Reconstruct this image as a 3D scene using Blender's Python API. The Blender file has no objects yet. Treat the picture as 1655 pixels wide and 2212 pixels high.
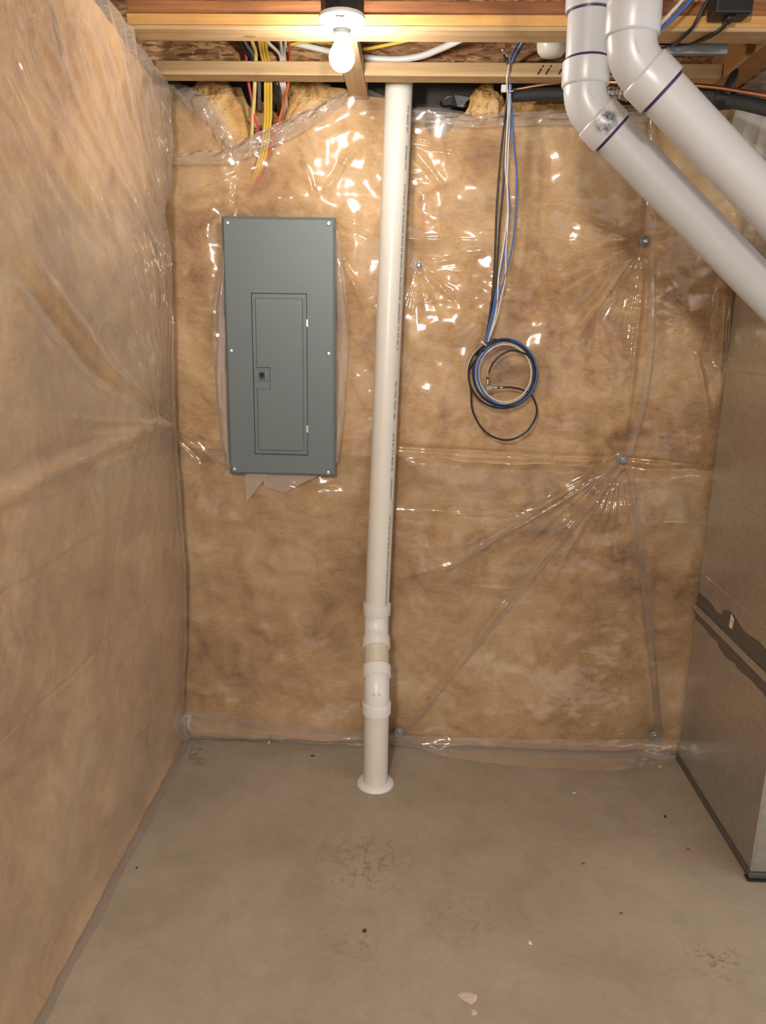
import bpy, bmesh, math, random
import numpy as np
from mathutils import Vector, Matrix

random.seed(7)
SC = bpy.context.scene
COL = SC.collection

# ------------------------------------------------------------------ camera
FPX = 1630.0                       # focal length in pixels of the 1655 x 2212 frame
PITCH, YAW, ROLL, CAMH = math.radians(13.95), math.radians(1.9), math.radians(1.0), 1.63
_cy, _sy, _cp, _sp = math.cos(YAW), math.sin(YAW), math.cos(PITCH), math.sin(PITCH)
FWD = np.array([-_sy * _cp, _cy * _cp, -_sp])
_ri = np.array([_cy, _sy, 0.0]); _up = np.cross(_ri, FWD)
RGT = math.cos(ROLL) * _ri + math.sin(ROLL) * _up
UPV = -math.sin(ROLL) * _ri + math.cos(ROLL) * _up
cam_d = bpy.data.cameras.new('camera'); cam = bpy.data.objects.new('camera', cam_d); COL.objects.link(cam)
cam_d.sensor_fit = 'HORIZONTAL'; cam_d.sensor_width = 36.0; cam_d.lens = 36.0 * FPX / 1655.0
cam_d.clip_start = 0.02
M = Matrix.Identity(4)
for i in range(3):
    M[i][0], M[i][1], M[i][2] = RGT[i], UPV[i], -FWD[i]
M[0][3], M[1][3], M[2][3] = 0, 0, CAMH
cam.matrix_world = M
SC.camera = cam

# ------------------------------------------------------------------ light and exposure
w = bpy.data.worlds.new('basement_air'); SC.world = w; w.use_nodes = True
w.node_tree.nodes['Background'].inputs[0].default_value = (1.0, 0.975, 0.94, 1)
w.node_tree.nodes['Background'].inputs[1].default_value = 1.0
def lamp(name, loc, power, r, colr):
    d = bpy.data.lights.new(name, 'POINT'); d.energy = power; d.shadow_soft_size = r; d.color = colr
    o = bpy.data.objects.new(name, d); o.location = loc; COL.objects.link(o)
lamp('second_basement_bulb', (-0.35, -0.9, 2.26), 130, 0.08, (1.0, 0.97, 0.93))
BULB_EMISSION = 275.0
SC.view_settings.view_transform = 'Standard'; SC.view_settings.look = 'None'
SC.view_settings.gamma = 1; SC.view_settings.use_curve_mapping = False
SC.view_settings.exposure = 0.24
SC.cycles.use_denoising = True
SC.cycles.sample_clamp_indirect = 4.0
SC.cycles.use_adaptive_sampling = True; SC.cycles.adaptive_threshold = 0.06; SC.cycles.adaptive_min_samples = 10
SC.cycles.transparent_max_bounces = 10
SC.cycles.max_bounces = 4; SC.cycles.diffuse_bounces = 3; SC.cycles.glossy_bounces = 2; SC.cycles.transmission_bounces = 2
SC.cycles.caustics_reflective = False; SC.cycles.caustics_refractive = False

# ------------------------------------------------------------------ measuring helpers
def ray(x, y): return FWD + RGT * ((x - 827.5) / FPX) - UPV * ((y - 1106.0) / FPX)
O3 = np.array([0, 0, CAMH])
def P(x, y, Y):
    d = ray(x, y); return O3 + d * (Y / d[1])
def PZ(x, y, Z):
    d = ray(x, y); return O3 + d * ((Z - CAMH) / d[2])
def PX(x, y, X):
    d = ray(x, y); return O3 + d * (X / d[0])

# ------------------------------------------------------------------ noise (numpy)
def _hash(ix, iy, seed):
    h = (ix.astype(np.int64) * 374761393 + iy.astype(np.int64) * 668265263 + seed * 974634541) & 0xffffffff
    h = ((h ^ (h >> 13)) * 1274126177) & 0xffffffff
    return ((h ^ (h >> 16)) & 0xffff) / 65535.0
def vnoise(x, y, seed=0):
    x = np.asarray(x, float); y = np.asarray(y, float)
    ix, iy = np.floor(x), np.floor(y); fx, fy = x - ix, y - iy
    ux, uy = fx * fx * fx * (fx * (fx * 6 - 15) + 10), fy * fy * fy * (fy * (fy * 6 - 15) + 10)
    def g(a, b):
        an = _hash(ix + a, iy + b, seed) * 2 * math.pi
        return np.cos(an) * (fx - a) + np.sin(an) * (fy - b)
    n0 = g(0, 0) * (1 - ux) + g(1, 0) * ux; n1 = g(0, 1) * (1 - ux) + g(1, 1) * ux
    return (n0 * (1 - uy) + n1 * uy) * 1.5
def fbm(x, y, seed=0, octv=4):
    s = 0; a = 1.0; f = 1.0
    for i in range(octv):
        s = s + a * vnoise(np.asarray(x) * f, np.asarray(y) * f, seed + i * 17); a *= 0.5; f *= 2.03
    return s
def sstep(a, b, x):
    t = np.clip((np.asarray(x, float) - a) / (b - a), 0, 1); return t * t * (3 - 2 * t)

# ------------------------------------------------------------------ materials
def new_mat(name):
    m = bpy.data.materials.new(name); m.use_nodes = True
    nt = m.node_tree; nt.nodes.clear()
    out = nt.nodes.new('ShaderNodeOutputMaterial')
    return m, nt, out
def N(nt, typ, **kw):
    n = nt.nodes.new(typ)
    for k, v in kw.items():
        if k.startswith('i_'):
            key = k[2:]; key = int(key) if key.isdigit() else key.replace('_', ' ')
            n.inputs[key].default_value = v
        else: setattr(n, k, v)
    return n
def ramp(nt, fac, stops):
    r = nt.nodes.new('ShaderNodeValToRGB'); e = r.color_ramp.elements
    while len(e) < len(stops): e.new(0.5)
    for k, (p, c) in enumerate(stops):
        e[k].position = p; e[k].color = (*c, 1) if len(c) == 3 else c
    nt.links.new(fac, r.inputs[0]); return r.outputs[0]
def coords(nt, scale=(1, 1, 1), kind='Object'):
    tc = N(nt, 'ShaderNodeTexCoord'); mp = N(nt, 'ShaderNodeMapping'); mp.inputs['Scale'].default_value = scale
    nt.links.new(tc.outputs[kind], mp.inputs[0]); return mp.outputs[0]
def noise(nt, vec, scale, detail=4, dist=0.0, rough=0.55):
    n = N(nt, 'ShaderNodeTexNoise'); n.inputs['Scale'].default_value = scale; n.inputs['Detail'].default_value = detail
    n.inputs['Distortion'].default_value = dist; n.inputs['Roughness'].default_value = rough
    nt.links.new(vec, n.inputs['Vector']); return n.outputs['Fac']
def mixc(nt, fac, a, b, mode='MIX'):
    n = N(nt, 'ShaderNodeMix', data_type='RGBA', blend_type=mode)
    for sock, v in ((0, fac), (6, a), (7, b)):
        if isinstance(v, (int, float)): n.inputs[sock].default_value = v
        elif isinstance(v, tuple): n.inputs[sock].default_value = (*v, 1)
        else: nt.links.new(v, n.inputs[sock])
    return n.outputs[2]
def math_n(nt, op, a, b=None, clamp=False):
    n = N(nt, 'ShaderNodeMath', operation=op, use_clamp=clamp)
    for k, v in ((0, a), (1, b)):
        if v is None: continue
        if isinstance(v, (int, float)): n.inputs[k].default_value = v
        else: nt.links.new(v, n.inputs[k])
    return n.outputs[0]
def bump(nt, h, strength, dist, normal=None):
    b = N(nt, 'ShaderNodeBump'); b.inputs['Strength'].default_value = strength; b.inputs['Distance'].default_value = dist
    nt.links.new(h, b.inputs['Height'])
    if normal is not None: nt.links.new(normal, b.inputs['Normal'])
    return b.outputs[0]
def principled(nt, out, col, rough=0.5, metal=0.0, normal=None, **kw):
    b = N(nt, 'ShaderNodeBsdfPrincipled')
    for sock, v in (('Base Color', col), ('Roughness', rough), ('Metallic', metal)):
        if isinstance(v, tuple): b.inputs[sock].default_value = (*v, 1)
        elif isinstance(v, (int, float)): b.inputs[sock].default_value = v
        else: nt.links.new(v, b.inputs[sock])
    for k, v in kw.items(): b.inputs[k.replace('_', ' ')].default_value = v
    if normal is not None: nt.links.new(normal, b.inputs['Normal'])
    nt.links.new(b.outputs[0], out.inputs[0]); return b
def simple(name, col, rough=0.5, metal=0.0, var=0.12, scale=18, bmp=0.0, bscale=120, **kw):
    m, nt, out = new_mat(name); v = coords(nt)
    n = noise(nt, v, scale, 5)
    c = mixc(nt, n, tuple(max(0, x * (1 - var)) for x in col), tuple(min(1, x * (1 + var)) for x in col))
    nor = bump(nt, noise(nt, v, bscale, 3), bmp, 0.002) if bmp else None
    principled(nt, out, c, rough, metal, nor, **kw); return m

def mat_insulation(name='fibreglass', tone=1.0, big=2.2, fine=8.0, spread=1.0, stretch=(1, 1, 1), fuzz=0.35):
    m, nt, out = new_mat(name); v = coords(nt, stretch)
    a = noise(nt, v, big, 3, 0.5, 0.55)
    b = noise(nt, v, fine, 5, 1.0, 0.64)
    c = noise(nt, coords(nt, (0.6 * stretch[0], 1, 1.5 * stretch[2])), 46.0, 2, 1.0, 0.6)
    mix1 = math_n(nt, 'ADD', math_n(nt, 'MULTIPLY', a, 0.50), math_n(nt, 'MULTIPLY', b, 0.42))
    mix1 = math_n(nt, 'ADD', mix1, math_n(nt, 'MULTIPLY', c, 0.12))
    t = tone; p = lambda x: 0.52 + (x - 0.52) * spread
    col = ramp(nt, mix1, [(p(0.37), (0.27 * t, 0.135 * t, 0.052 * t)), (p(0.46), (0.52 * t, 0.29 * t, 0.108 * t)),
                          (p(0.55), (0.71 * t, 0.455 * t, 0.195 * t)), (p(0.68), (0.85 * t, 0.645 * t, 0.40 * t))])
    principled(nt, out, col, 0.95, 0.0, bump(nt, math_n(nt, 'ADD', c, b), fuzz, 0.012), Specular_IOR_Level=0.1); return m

def mat_film(name='polythene', haze=0.13, crease=0.5, tint=(0.88, 0.80, 0.74)):
    m, nt, out = new_mat(name); v = coords(nt)
    n1 = N(nt, 'ShaderNodeTexNoise', noise_type='RIDGED_MULTIFRACTAL')
    n1.inputs['Scale'].default_value = 3.2; n1.inputs['Detail'].default_value = 2; n1.inputs['Distortion'].default_value = 0.9
    nt.links.new(v, n1.inputs['Vector'])
    nor = None
    mask = math_n(nt, 'MULTIPLY', math_n(nt, 'SUBTRACT', noise(nt, v, 1.7, 0), 0.46, True), 4.0, True)
    h = math_n(nt, 'MULTIPLY', n1.outputs['Fac'], mask)
    nor = bump(nt, h, crease, 0.012, nor)
    fres = N(nt, 'ShaderNodeFresnel'); fres.inputs[0].default_value = 1.5
    fr = math_n(nt, 'MINIMUM', fres.outputs[0], 0.40)
    lw = N(nt, 'ShaderNodeLayerWeight'); lw.inputs[0].default_value = 0.5
    hz = math_n(nt, 'ADD', math_n(nt, 'MULTIPLY', math_n(nt, 'POWER', lw.outputs['Facing'], 2.2), 0.42), haze, True)
    dif = N(nt, 'ShaderNodeBsdfDiffuse'); dif.inputs[0].default_value = (*tint, 1); nt.links.new(nor, dif.inputs['Normal'])
    trl = N(nt, 'ShaderNodeBsdfTranslucent'); trl.inputs[0].default_value = (*tint, 1)
    ds = N(nt, 'ShaderNodeMixShader'); ds.inputs[0].default_value = 0.35
    nt.links.new(dif.outputs[0], ds.inputs[1]); nt.links.new(trl.outputs[0], ds.inputs[2])
    tr = N(nt, 'ShaderNodeBsdfTransparent'); tr.inputs[0].default_value = (0.98, 0.965, 0.95, 1)
    m1 = N(nt, 'ShaderNodeMixShader'); nt.links.new(hz, m1.inputs[0]); nt.links.new(tr.outputs[0], m1.inputs[1]); nt.links.new(ds.outputs[0], m1.inputs[2])
    gl = N(nt, 'ShaderNodeBsdfGlossy'); gl.inputs['Roughness'].default_value = 0.10; gl.inputs[0].default_value = (1, 0.97, 0.93, 1)
    nt.links.new(nor, gl.inputs['Normal'])
    m2 = N(nt, 'ShaderNodeMixShader'); nt.links.new(fr, m2.inputs[0]); nt.links.new(m1.outputs[0], m2.inputs[1]); nt.links.new(gl.outputs[0], m2.inputs[2])
    nt.links.new(m2.outputs[0], out.inputs[0]); return m

def mat_wood(name, c0, c1, axis=0, rough=0.7, grain=1.0, knots=True):
    m, nt, out = new_mat(name)
    sc = [38, 38, 38]; sc[axis] = 1.6
    v = coords(nt, tuple(sc)); v2 = coords(nt)
    g = noise(nt, v, 1.0 * grain, 6, 0.7)
    col = ramp(nt, g, [(0.28, c0), (0.52, tuple((a + b) / 2 for a, b in zip(c0, c1))), (0.72, c1)])
    blot = noise(nt, v2, 6, 4, 0.5)
    col = mixc(nt, math_n(nt, 'MULTIPLY', math_n(nt, 'SUBTRACT', blot, 0.52, True), 2.2, True), col, tuple(x * 0.62 for x in c0))
    if knots:
        s2 = [9, 9, 9]; s2[axis] = 4.0
        vo = N(nt, 'ShaderNodeTexVoronoi'); vo.inputs['Scale'].default_value = 1.0; nt.links.new(coords(nt, tuple(s2)), vo.inputs['Vector'])
        kn = math_n(nt, 'LESS_THAN', vo.outputs['Distance'], 0.07)
        col = mixc(nt, math_n(nt, 'MULTIPLY', kn, 0.6), col, tuple(x * 0.35 for x in c0))
    principled(nt, out, col, rough, 0, bump(nt, g, 0.35, 0.003)); return m

def mat_osb():
    m, nt, out = new_mat('strand_board')
    cols = []
    tc = coords(nt)
    w_ = N(nt, 'ShaderNodeTexNoise'); w_.inputs['Scale'].default_value = 7; nt.links.new(tc, w_.inputs['Vector'])
    base = None
    for k, (rot, s) in enumerate(((0.3, 1.0), (1.25, 1.2), (-0.75, 0.9))):
        mp = N(nt, 'ShaderNodeMapping'); mp.inputs['Rotation'].default_value = (0, rot, rot); mp.inputs['Scale'].default_value = (26 * s, 60 * s, 105 * s)
        nt.links.new(tc, mp.inputs[0])
        vo = N(nt, 'ShaderNodeTexVoronoi'); vo.inputs['Scale'].default_value = 1.0; nt.links.new(mp.outputs[0], vo.inputs['Vector'])
        sep = N(nt, 'ShaderNodeSeparateColor'); nt.links.new(vo.outputs['Color'], sep.inputs[0])
        cols.append((sep.outputs[0], vo.outputs['Distance']))
    c1 = ramp(nt, cols[0][0], [(0.1, (0.16, 0.065, 0.025)), (0.5, (0.36, 0.17, 0.07)), (0.9, (0.60, 0.36, 0.17))])
    c2 = ramp(nt, cols[1][0], [(0.1, (0.24, 0.11, 0.045)), (0.6, (0.44, 0.23, 0.10)), (0.95, (0.66, 0.43, 0.22))])
    c3 = ramp(nt, cols[2][0], [(0.0, (0.12, 0.05, 0.02)), (1.0, (0.50, 0.28, 0.13))])
    col = mixc(nt, math_n(nt, 'GREATER_THAN', cols[2][0], 0.55), c1, c2)
    col = mixc(nt, math_n(nt, 'GREATER_THAN', cols[1][0], 0.72), col, c3)
    principled(nt, out, col, 0.75, 0, bump(nt, cols[0][0], 0.5, 0.004)); return m

def mat_concrete():
    m, nt, out = new_mat('concrete'); v = coords(nt)
    a = noise(nt, v, 1.7, 6, 0.6); b = noise(nt, v, 7, 8, 1.0, 0.65); c = noise(nt, v, 60, 6, 0.4, 0.7)
    f = math_n(nt, 'ADD', math_n(nt, 'MULTIPLY', a, 0.5), math_n(nt, 'MULTIPLY', b, 0.35))
    f = math_n(nt, 'ADD', f, math_n(nt, 'MULTIPLY', c, 0.15))
    col = ramp(nt, f, [(0.30, (0.29, 0.245, 0.18)), (0.48, (0.385, 0.335, 0.255)), (0.62, (0.455, 0.40, 0.315)), (0.75, (0.52, 0.465, 0.38))])
    sp = noise(nt, v, 190, 2, 0, 0.5)
    col = mixc(nt, math_n(nt, 'MULTIPLY', math_n(nt, 'GREATER_THAN', sp, 0.735), 0.55), col, (0.09, 0.065, 0.04))
    col = mixc(nt, math_n(nt, 'MULTIPLY', math_n(nt, 'LESS_THAN', sp, 0.262), 0.45), col, (0.55, 0.49, 0.40))
    wv = N(nt, 'ShaderNodeTexNoise', noise_type='RIDGED_MULTIFRACTAL'); wv.inputs['Scale'].default_value = 2.2; wv.inputs['Detail'].default_value = 6; wv.inputs['Distortion'].default_value = 1.2
    nt.links.new(v, wv.inputs['Vector'])
    # worn rough patch in the middle of the slab
    geo = N(nt, 'ShaderNodeNewGeometry')
    for (cx, cyy, r, amt) in ((-0.10, 2.02, 0.20, 0.55), (0.19, 1.82, 0.14, 0.40), (-0.10, 1.70, 0.10, 0.35), (0.86, 1.70, 0.10, 0.6), (-0.80, 2.60, 0.16, 0.7)):
        d = N(nt, 'ShaderNodeVectorMath', operation='DISTANCE'); nt.links.new(geo.outputs['Position'], d.inputs[0]); d.inputs[1].default_value = (cx, cyy, 0)
        k = math_n(nt, 'SUBTRACT', 1.0, math_n(nt, 'DIVIDE', d.outputs['Value'], r), True)
        k = math_n(nt, 'MULTIPLY', k, math_n(nt, 'GREATER_THAN', noise(nt, v, 26, 6, 1.5, 0.7), 0.56))
        col = mixc(nt, math_n(nt, 'MULTIPLY', k, amt), col, (0.15, 0.105, 0.06))
    nor = bump(nt, c, 0.25, 0.004, bump(nt, b, 0.2, 0.01))
    principled(nt, out, col, 0.62, 0, nor); return m

def mat_galv():
    m, nt, out = new_mat('galvanised_sheet'); v = coords(nt)
    vo = N(nt, 'ShaderNodeTexVoronoi'); vo.inputs['Scale'].default_value = 46; nt.links.new(v, vo.inputs['Vector'])
    sep = N(nt, 'ShaderNodeSeparateColor'); nt.links.new(vo.outputs['Color'], sep.inputs[0])
    n = noise(nt, v, 3, 4, 0.5)
    col = mixc(nt, sep.outputs[0], (0.56, 0.57, 0.55), (0.64, 0.64, 0.62))
    rough = math_n(nt, 'ADD', math_n(nt, 'MULTIPLY', n, 0.16), 0.26)
    nor = bump(nt, noise(nt, v, 2.2, 2), 0.5, 0.02)
    principled(nt, out, col, rough, 0.92, nor); return m

def mat_pvc(name, col, smudge=None):
    m, nt, out = new_mat(name); v = coords(nt)
    n = noise(nt, v, 10, 6, 0.4); s = noise(nt, coords(nt, (90, 90, 9)), 1, 5, 0.6)
    c = mixc(nt, n, tuple(x * 0.93 for x in col), tuple(min(1, x * 1.05) for x in col))
    c = mixc(nt, math_n(nt, 'MULTIPLY', math_n(nt, 'GREATER_THAN', s, 0.70), 0.25), c, tuple(x * 0.55 for x in col))
    if smudge is not None:
        geo = N(nt, 'ShaderNodeNewGeometry')
        d = N(nt, 'ShaderNodeVectorMath', operation='DISTANCE'); nt.links.new(geo.outputs['Position'], d.inputs[0]); d.inputs[1].default_value = tuple(smudge)
        k = math_n(nt, 'SUBTRACT', 1.0, math_n(nt, 'DIVIDE', d.outputs['Value'], 0.030), True)
        k = math_n(nt, 'MULTIPLY', math_n(nt, 'MULTIPLY', k, 2.2, True), math_n(nt, 'MULTIPLY', math_n(nt, 'SUBTRACT', noise(nt, v, 55, 5, 1.0), 0.36, True), 4.0, True))
        c = mixc(nt, k, c, (0.04, 0.04, 0.042))
    principled(nt, out, c, 0.32, 0, None); return m

MAT = dict(
    insul=mat_insulation(), insul_low=mat_insulation('lower_fibreglass', 0.80, 1.9, 7.0, 1.05), insul_left=mat_insulation('pale_fibreglass', 1.05, 1.5, 5.0, 1.15), insul_bare=mat_insulation('bare_fibreglass', 1.02, 4.0, 16.0, 0.9, (1.2, 1.2, 0.8), 0.9), film_crease=mat_film('polythene_crease', 0.15, 0.2),
    film=mat_film('polythene', 0.15, 0.30), film_left=mat_film('polythene_taut', 0.17, 0.12), film_fold=mat_film('polythene_folded', 0.30, 0.30, (0.86, 0.76, 0.70)),
    pine=mat_wood('pine_board', (0.44, 0.28, 0.13), (0.66, 0.47, 0.26)),
    pine_y=mat_wood('pine_cross_board', (0.47, 0.30, 0.145), (0.68, 0.48, 0.27), 1),
    pine_lamplit=mat_wood('lamplit_pine', (0.55, 0.27, 0.075), (0.74, 0.44, 0.15)),  # pine with the bulb's orange glow put into its colour
    lvl=mat_wood('laminated_flange', (0.17, 0.062, 0.022), (0.44, 0.18, 0.062), 0, 0.8, 1.3, False),
    brown_y=mat_wood('brown_joist_board', (0.30, 0.14, 0.045), (0.46, 0.24, 0.09), 1, 0.8, 1.0, False),
    osb=mat_osb(), concrete=mat_concrete(), foundation=simple('foundation_concrete', (0.10, 0.09, 0.08), 0.9),
    galv=mat_galv(), galv_dark=simple('duct_sealant', (0.105, 0.095, 0.082), 0.4, 0.0, 0.25, 30, 0.4),
    steel=simple('bright_steel', (0.62, 0.62, 0.6), 0.28, 1.0), zinc=simple('zinc_washer', (0.27, 0.29, 0.30), 0.55, 0.4, 0.2, 60),
    panel=simple('panel_enamel', (0.145, 0.175, 0.180), 0.42, 0.0, 0.04, 9, 0.06, 420), panel_dark=simple('latch_plastic', (0.035, 0.038, 0.04), 0.45),
    gap=simple('shadow_gap_black', (0.012, 0.012, 0.012), 0.8),
    pvc=mat_pvc('cream_pvc', (0.76, 0.73, 0.66)), pvc_fit=mat_pvc('white_pvc_fitting', (0.80, 0.79, 0.77)),
    pvc_flue=mat_pvc('grey_white_pvc', (0.53, 0.545, 0.56)), pvc_warm=mat_pvc('yellowed_pvc', (0.68, 0.63, 0.50)),
    primer=simple('purple_primer', (0.055, 0.025, 0.10), 0.35, 0, 0.3, 60), ink=simple('grey_ink', (0.07, 0.09, 0.10), 0.6, 0, 0.3, 200), ink_blue=simple('blue_ink', (0.07, 0.15, 0.28), 0.6),
    ink_black=simple('stamp_ink', (0.02, 0.018, 0.016), 0.7),
    white_plastic=simple('white_plastic', (0.80, 0.80, 0.78), 0.35, 0, 0.03), grey_plastic=simple('lamp_collar_plastic', (0.62, 0.66, 0.63), 0.4, 0, 0.03),
    black_box=simple('black_box_plastic', (0.012, 0.012, 0.013), 0.45),
    c_black=simple('black_jacket', (0.012, 0.012, 0.013), 0.35), c_blue=simple('blue_jacket', (0.045, 0.13, 0.42), 0.4), c_white=simple('white_jacket', (0.66, 0.62, 0.56), 0.4),
    c_yellow=simple('yellow_jacket', (0.72, 0.49, 0.07), 0.4), c_pale_yellow=simple('pale_yellow_jacket', (0.76, 0.60, 0.22), 0.4), c_grey=simple('grey_jacket', (0.13, 0.125, 0.115), 0.5),
    c_red=simple('red_jacket', (0.62, 0.13, 0.06), 0.4), c_pink=simple('pink_jacket', (0.58, 0.07, 0.12), 0.4), c_pex=simple('white_tubing', (0.76, 0.75, 0.73), 0.35),
    foam=simple('black_foam_sleeve', (0.022, 0.023, 0.025), 0.6, 0, 0.4, 90, 0.8, 260), copper=simple('copper', (0.75, 0.38, 0.22), 0.30, 1.0, 0.2, 30), foil=simple('foil_tape', (0.7, 0.7, 0.7), 0.22, 1.0, 0.1, 30, 1.0, 60),
    wrap=simple('grey_duct_wrap', (0.50, 0.47, 0.42), 0.5, 0, 0.12, 8, 0.5, 16), tie=simple('clear_tie', (0.72, 0.72, 0.70), 0.35),
    paper=simple('torn_paper', (0.62, 0.52, 0.45), 0.8, 0, 0.35, 90), chip_white=simple('white_chip', (0.75, 0.72, 0.66), 0.7), chip_red=simple('red_chip', (0.33, 0.10, 0.035), 0.8),
    chip_brown=simple('brown_chip', (0.16, 0.095, 0.04), 0.8), chip_dark=simple('dark_grit', (0.05, 0.04, 0.035), 0.8), straw=simple('fibre_tuft', (0.62, 0.42, 0.16), 0.9),
)
def mat_emit():
    m, nt, out = new_mat('lit_bulb_glass')
    e = N(nt, 'ShaderNodeEmission'); e.inputs[0].default_value = (1.0, 0.93, 0.84, 1); e.inputs[1].default_value = BULB_EMISSION
    nt.links.new(e.outputs[0], out.inputs[0]); return m
MAT['bulb'] = mat_emit()

# ------------------------------------------------------------------ mesh helpers
class MB:
    def __init__(s): s.v = []; s.f = []
    def add(s, vs, fs):
        o = len(s.v); s.v += [tuple(map(float, p)) for p in vs]; s.f += [tuple(i + o for i in f) for f in fs]; return s
    def box(s, a, b, bev=0.0):
        x0, y0, z0 = a; x1, y1, z1 = b
        if not bev:
            return s.add([(x0, y0, z0), (x1, y0, z0), (x1, y1, z0), (x0, y1, z0), (x0, y0, z1), (x1, y0, z1), (x1, y1, z1), (x0, y1, z1)],
                         [(0, 3, 2, 1), (4, 5, 6, 7), (0, 1, 5, 4), (1, 2, 6, 5), (2, 3, 7, 6), (3, 0, 4, 7)])
        bm = bmesh.new(); bmesh.ops.create_cube(bm, size=1)
        for q in bm.verts: q.co = Vector(((x0 + x1) / 2 + q.co.x * (x1 - x0), (y0 + y1) / 2 + q.co.y * (y1 - y0), (z0 + z1) / 2 + q.co.z * (z1 - z0)))
        bmesh.ops.bevel(bm, geom=bm.edges[:], offset=bev, segments=2, affect='EDGES', profile=0.5)
        bm.verts.index_update()
        s.add([q.co[:] for q in bm.verts], [[q.index for q in f.verts] for f in bm.faces]); bm.free(); return s
    def sweep(s, pts, rad, n=20, caps=True):
        pts = [Vector(p) for p in pts]; m = len(pts)
        if isinstance(rad, (int, float)): rad = [rad] * m
        T = []
        for i in range(m):
            t = pts[min(i + 1, m - 1)] - pts[max(i - 1, 0)]
            if t.length < 1e-9: t = T[-1] if T else Vector((0, 0, 1))
            T.append(t.normalized())
        a = Vector((1, 0, 0)) if abs(T[0].x) < 0.8 else Vector((0, 0, 1))
        u = (a - T[0] * a.dot(T[0])).normalized()
        vs = []; fs = []
        for i in range(m):
            u = (u - T[i] * u.dot(T[i])).normalized(); w_ = T[i].cross(u)
            for k in range(n):
                an = 2 * math.pi * k / n; vs.append(pts[i] + (u * math.cos(an) + w_ * math.sin(an)) * rad[i])
        for i in range(m - 1):
            for k in range(n):
                fs.append((i * n + k, i * n + (k + 1) % n, (i + 1) * n + (k + 1) % n, (i + 1) * n + k))
        if caps:
            fs.append(tuple(reversed(range(n)))); fs.append(tuple(range((m - 1) * n, m * n)))
        return s.add(vs, fs)
    def lathe(s, prof, origin, axis=(0, 0, 1), n=32):
        ax = Vector(axis).normalized(); o = Vector(origin)
        a = Vector((1, 0, 0)) if abs(ax.x) < 0.8 else Vector((0, 1, 0))
        u = (a - ax * a.dot(ax)).normalized(); w_ = ax.cross(u)
        vs = []; fs = []
        for (r, h) in prof:
            for k in range(n):
                an = 2 * math.pi * k / n; vs.append(o + ax * h + (u * math.cos(an) + w_ * math.sin(an)) * max(r, 1e-5))
        for i in range(len(prof) - 1):
            for k in range(n):
                fs.append((i * n + k, i * n + (k + 1) % n, (i + 1) * n + (k + 1) % n, (i + 1) * n + k))
        return s.add(vs, fs)
    def poly(s, pts, ext):
        n = len(pts); e = Vector(ext); vs = [Vector(p) for p in pts] + [Vector(p) + e for p in pts]
        fs = [tuple(range(n)), tuple(reversed(range(n, 2 * n)))] + [(i, i + n, (i + 1) % n + n, (i + 1) % n) for i in range(n)]
        return s.add(vs, fs)
    def build(s, name, mat, parent=None, smooth=False, autos=None, origin=None):
        me = bpy.data.meshes.new(name)
        org = Vector(origin) if origin is not None else Vector((0, 0, 0))
        me.from_pydata([tuple(Vector(p) - org) for p in s.v], [], s.f); me.update()
        bm = bmesh.new(); bm.from_mesh(me); bmesh.ops.recalc_face_normals(bm, faces=bm.faces[:])
        if smooth:
            for f in bm.faces: f.smooth = True
            lim = math.radians(autos or 38)
            for e in bm.edges:
                if len(e.link_faces) == 2 and e.calc_face_angle(0) > lim: e.smooth = False
        bm.to_mesh(me); bm.free()
        return link(name, me, mat, parent, org)
def link(name, me, mat, parent=None, org=None):
    o = bpy.data.objects.new(name, me); COL.objects.link(o)
    if mat is not None: me.materials.append(MAT[mat] if isinstance(mat, str) else mat)
    if org is not None: o.location = org
    if parent is not None:
        o.parent = parent
        o.location = Vector(o.location) - Vector(WORLD.get(parent.name, (0, 0, 0)))
    WORLD[o.name] = tuple(org) if org is not None else (0, 0, 0)
    return o
WORLD = {}
def tag(o, label=None, cat=None, group=None, kind=None):
    if label: o['label'] = label
    if cat: o['category'] = cat
    if group: o['group'] = group
    if kind: o['kind'] = kind
    return o
def thing(name, loc, label, cat, group=None):
    o = bpy.data.objects.new(name, None); COL.objects.link(o); o.location = Vector(loc); o.empty_display_size = 0.05
    WORLD[o.name] = tuple(loc)
    return tag(o, label, cat, group)
def grid_mesh(name, V, mat, parent=None, smooth=True):
    """V: (nu, nv, 3) array of points."""
    nu, nv = V.shape[:2]; me = bpy.data.meshes.new(name)
    idx = np.arange(nu * nv).reshape(nu, nv)
    F = np.stack([idx[:-1, :-1], idx[1:, :-1], idx[1:, 1:], idx[:-1, 1:]], -1).reshape(-1, 4)
    me.vertices.add(nu * nv); me.vertices.foreach_set('co', V.reshape(-1).astype(np.float32))
    me.loops.add(F.size); me.loops.foreach_set('vertex_index', F.reshape(-1).astype(np.int32))
    me.polygons.add(len(F)); me.polygons.foreach_set('loop_start', (np.arange(len(F)) * 4).astype(np.int32))
    me.polygons.foreach_set('use_smooth', np.full(len(F), smooth))
    me.update(); me.validate()
    return link(name, me, mat, parent)
def catmull(pts, k=10):
    pts = [Vector(p) for p in pts]; out = []
    Q = [pts[0] * 2 - pts[1]] + pts + [pts[-1] * 2 - pts[-2]]
    for i in range(1, len(Q) - 2):
        a, b, c, d = Q[i - 1], Q[i], Q[i + 1], Q[i + 2]
        for j in range(k):
            t = j / k
            out.append(0.5 * ((2 * b) + (c - a) * t + (2 * a - 5 * b + 4 * c - d) * t * t + (3 * b - a - 3 * c + d) * t ** 3))
    out.append(pts[-1]); return out
def cable_pts(px, k=8): return catmull([P(*q) for q in px], k)
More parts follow.
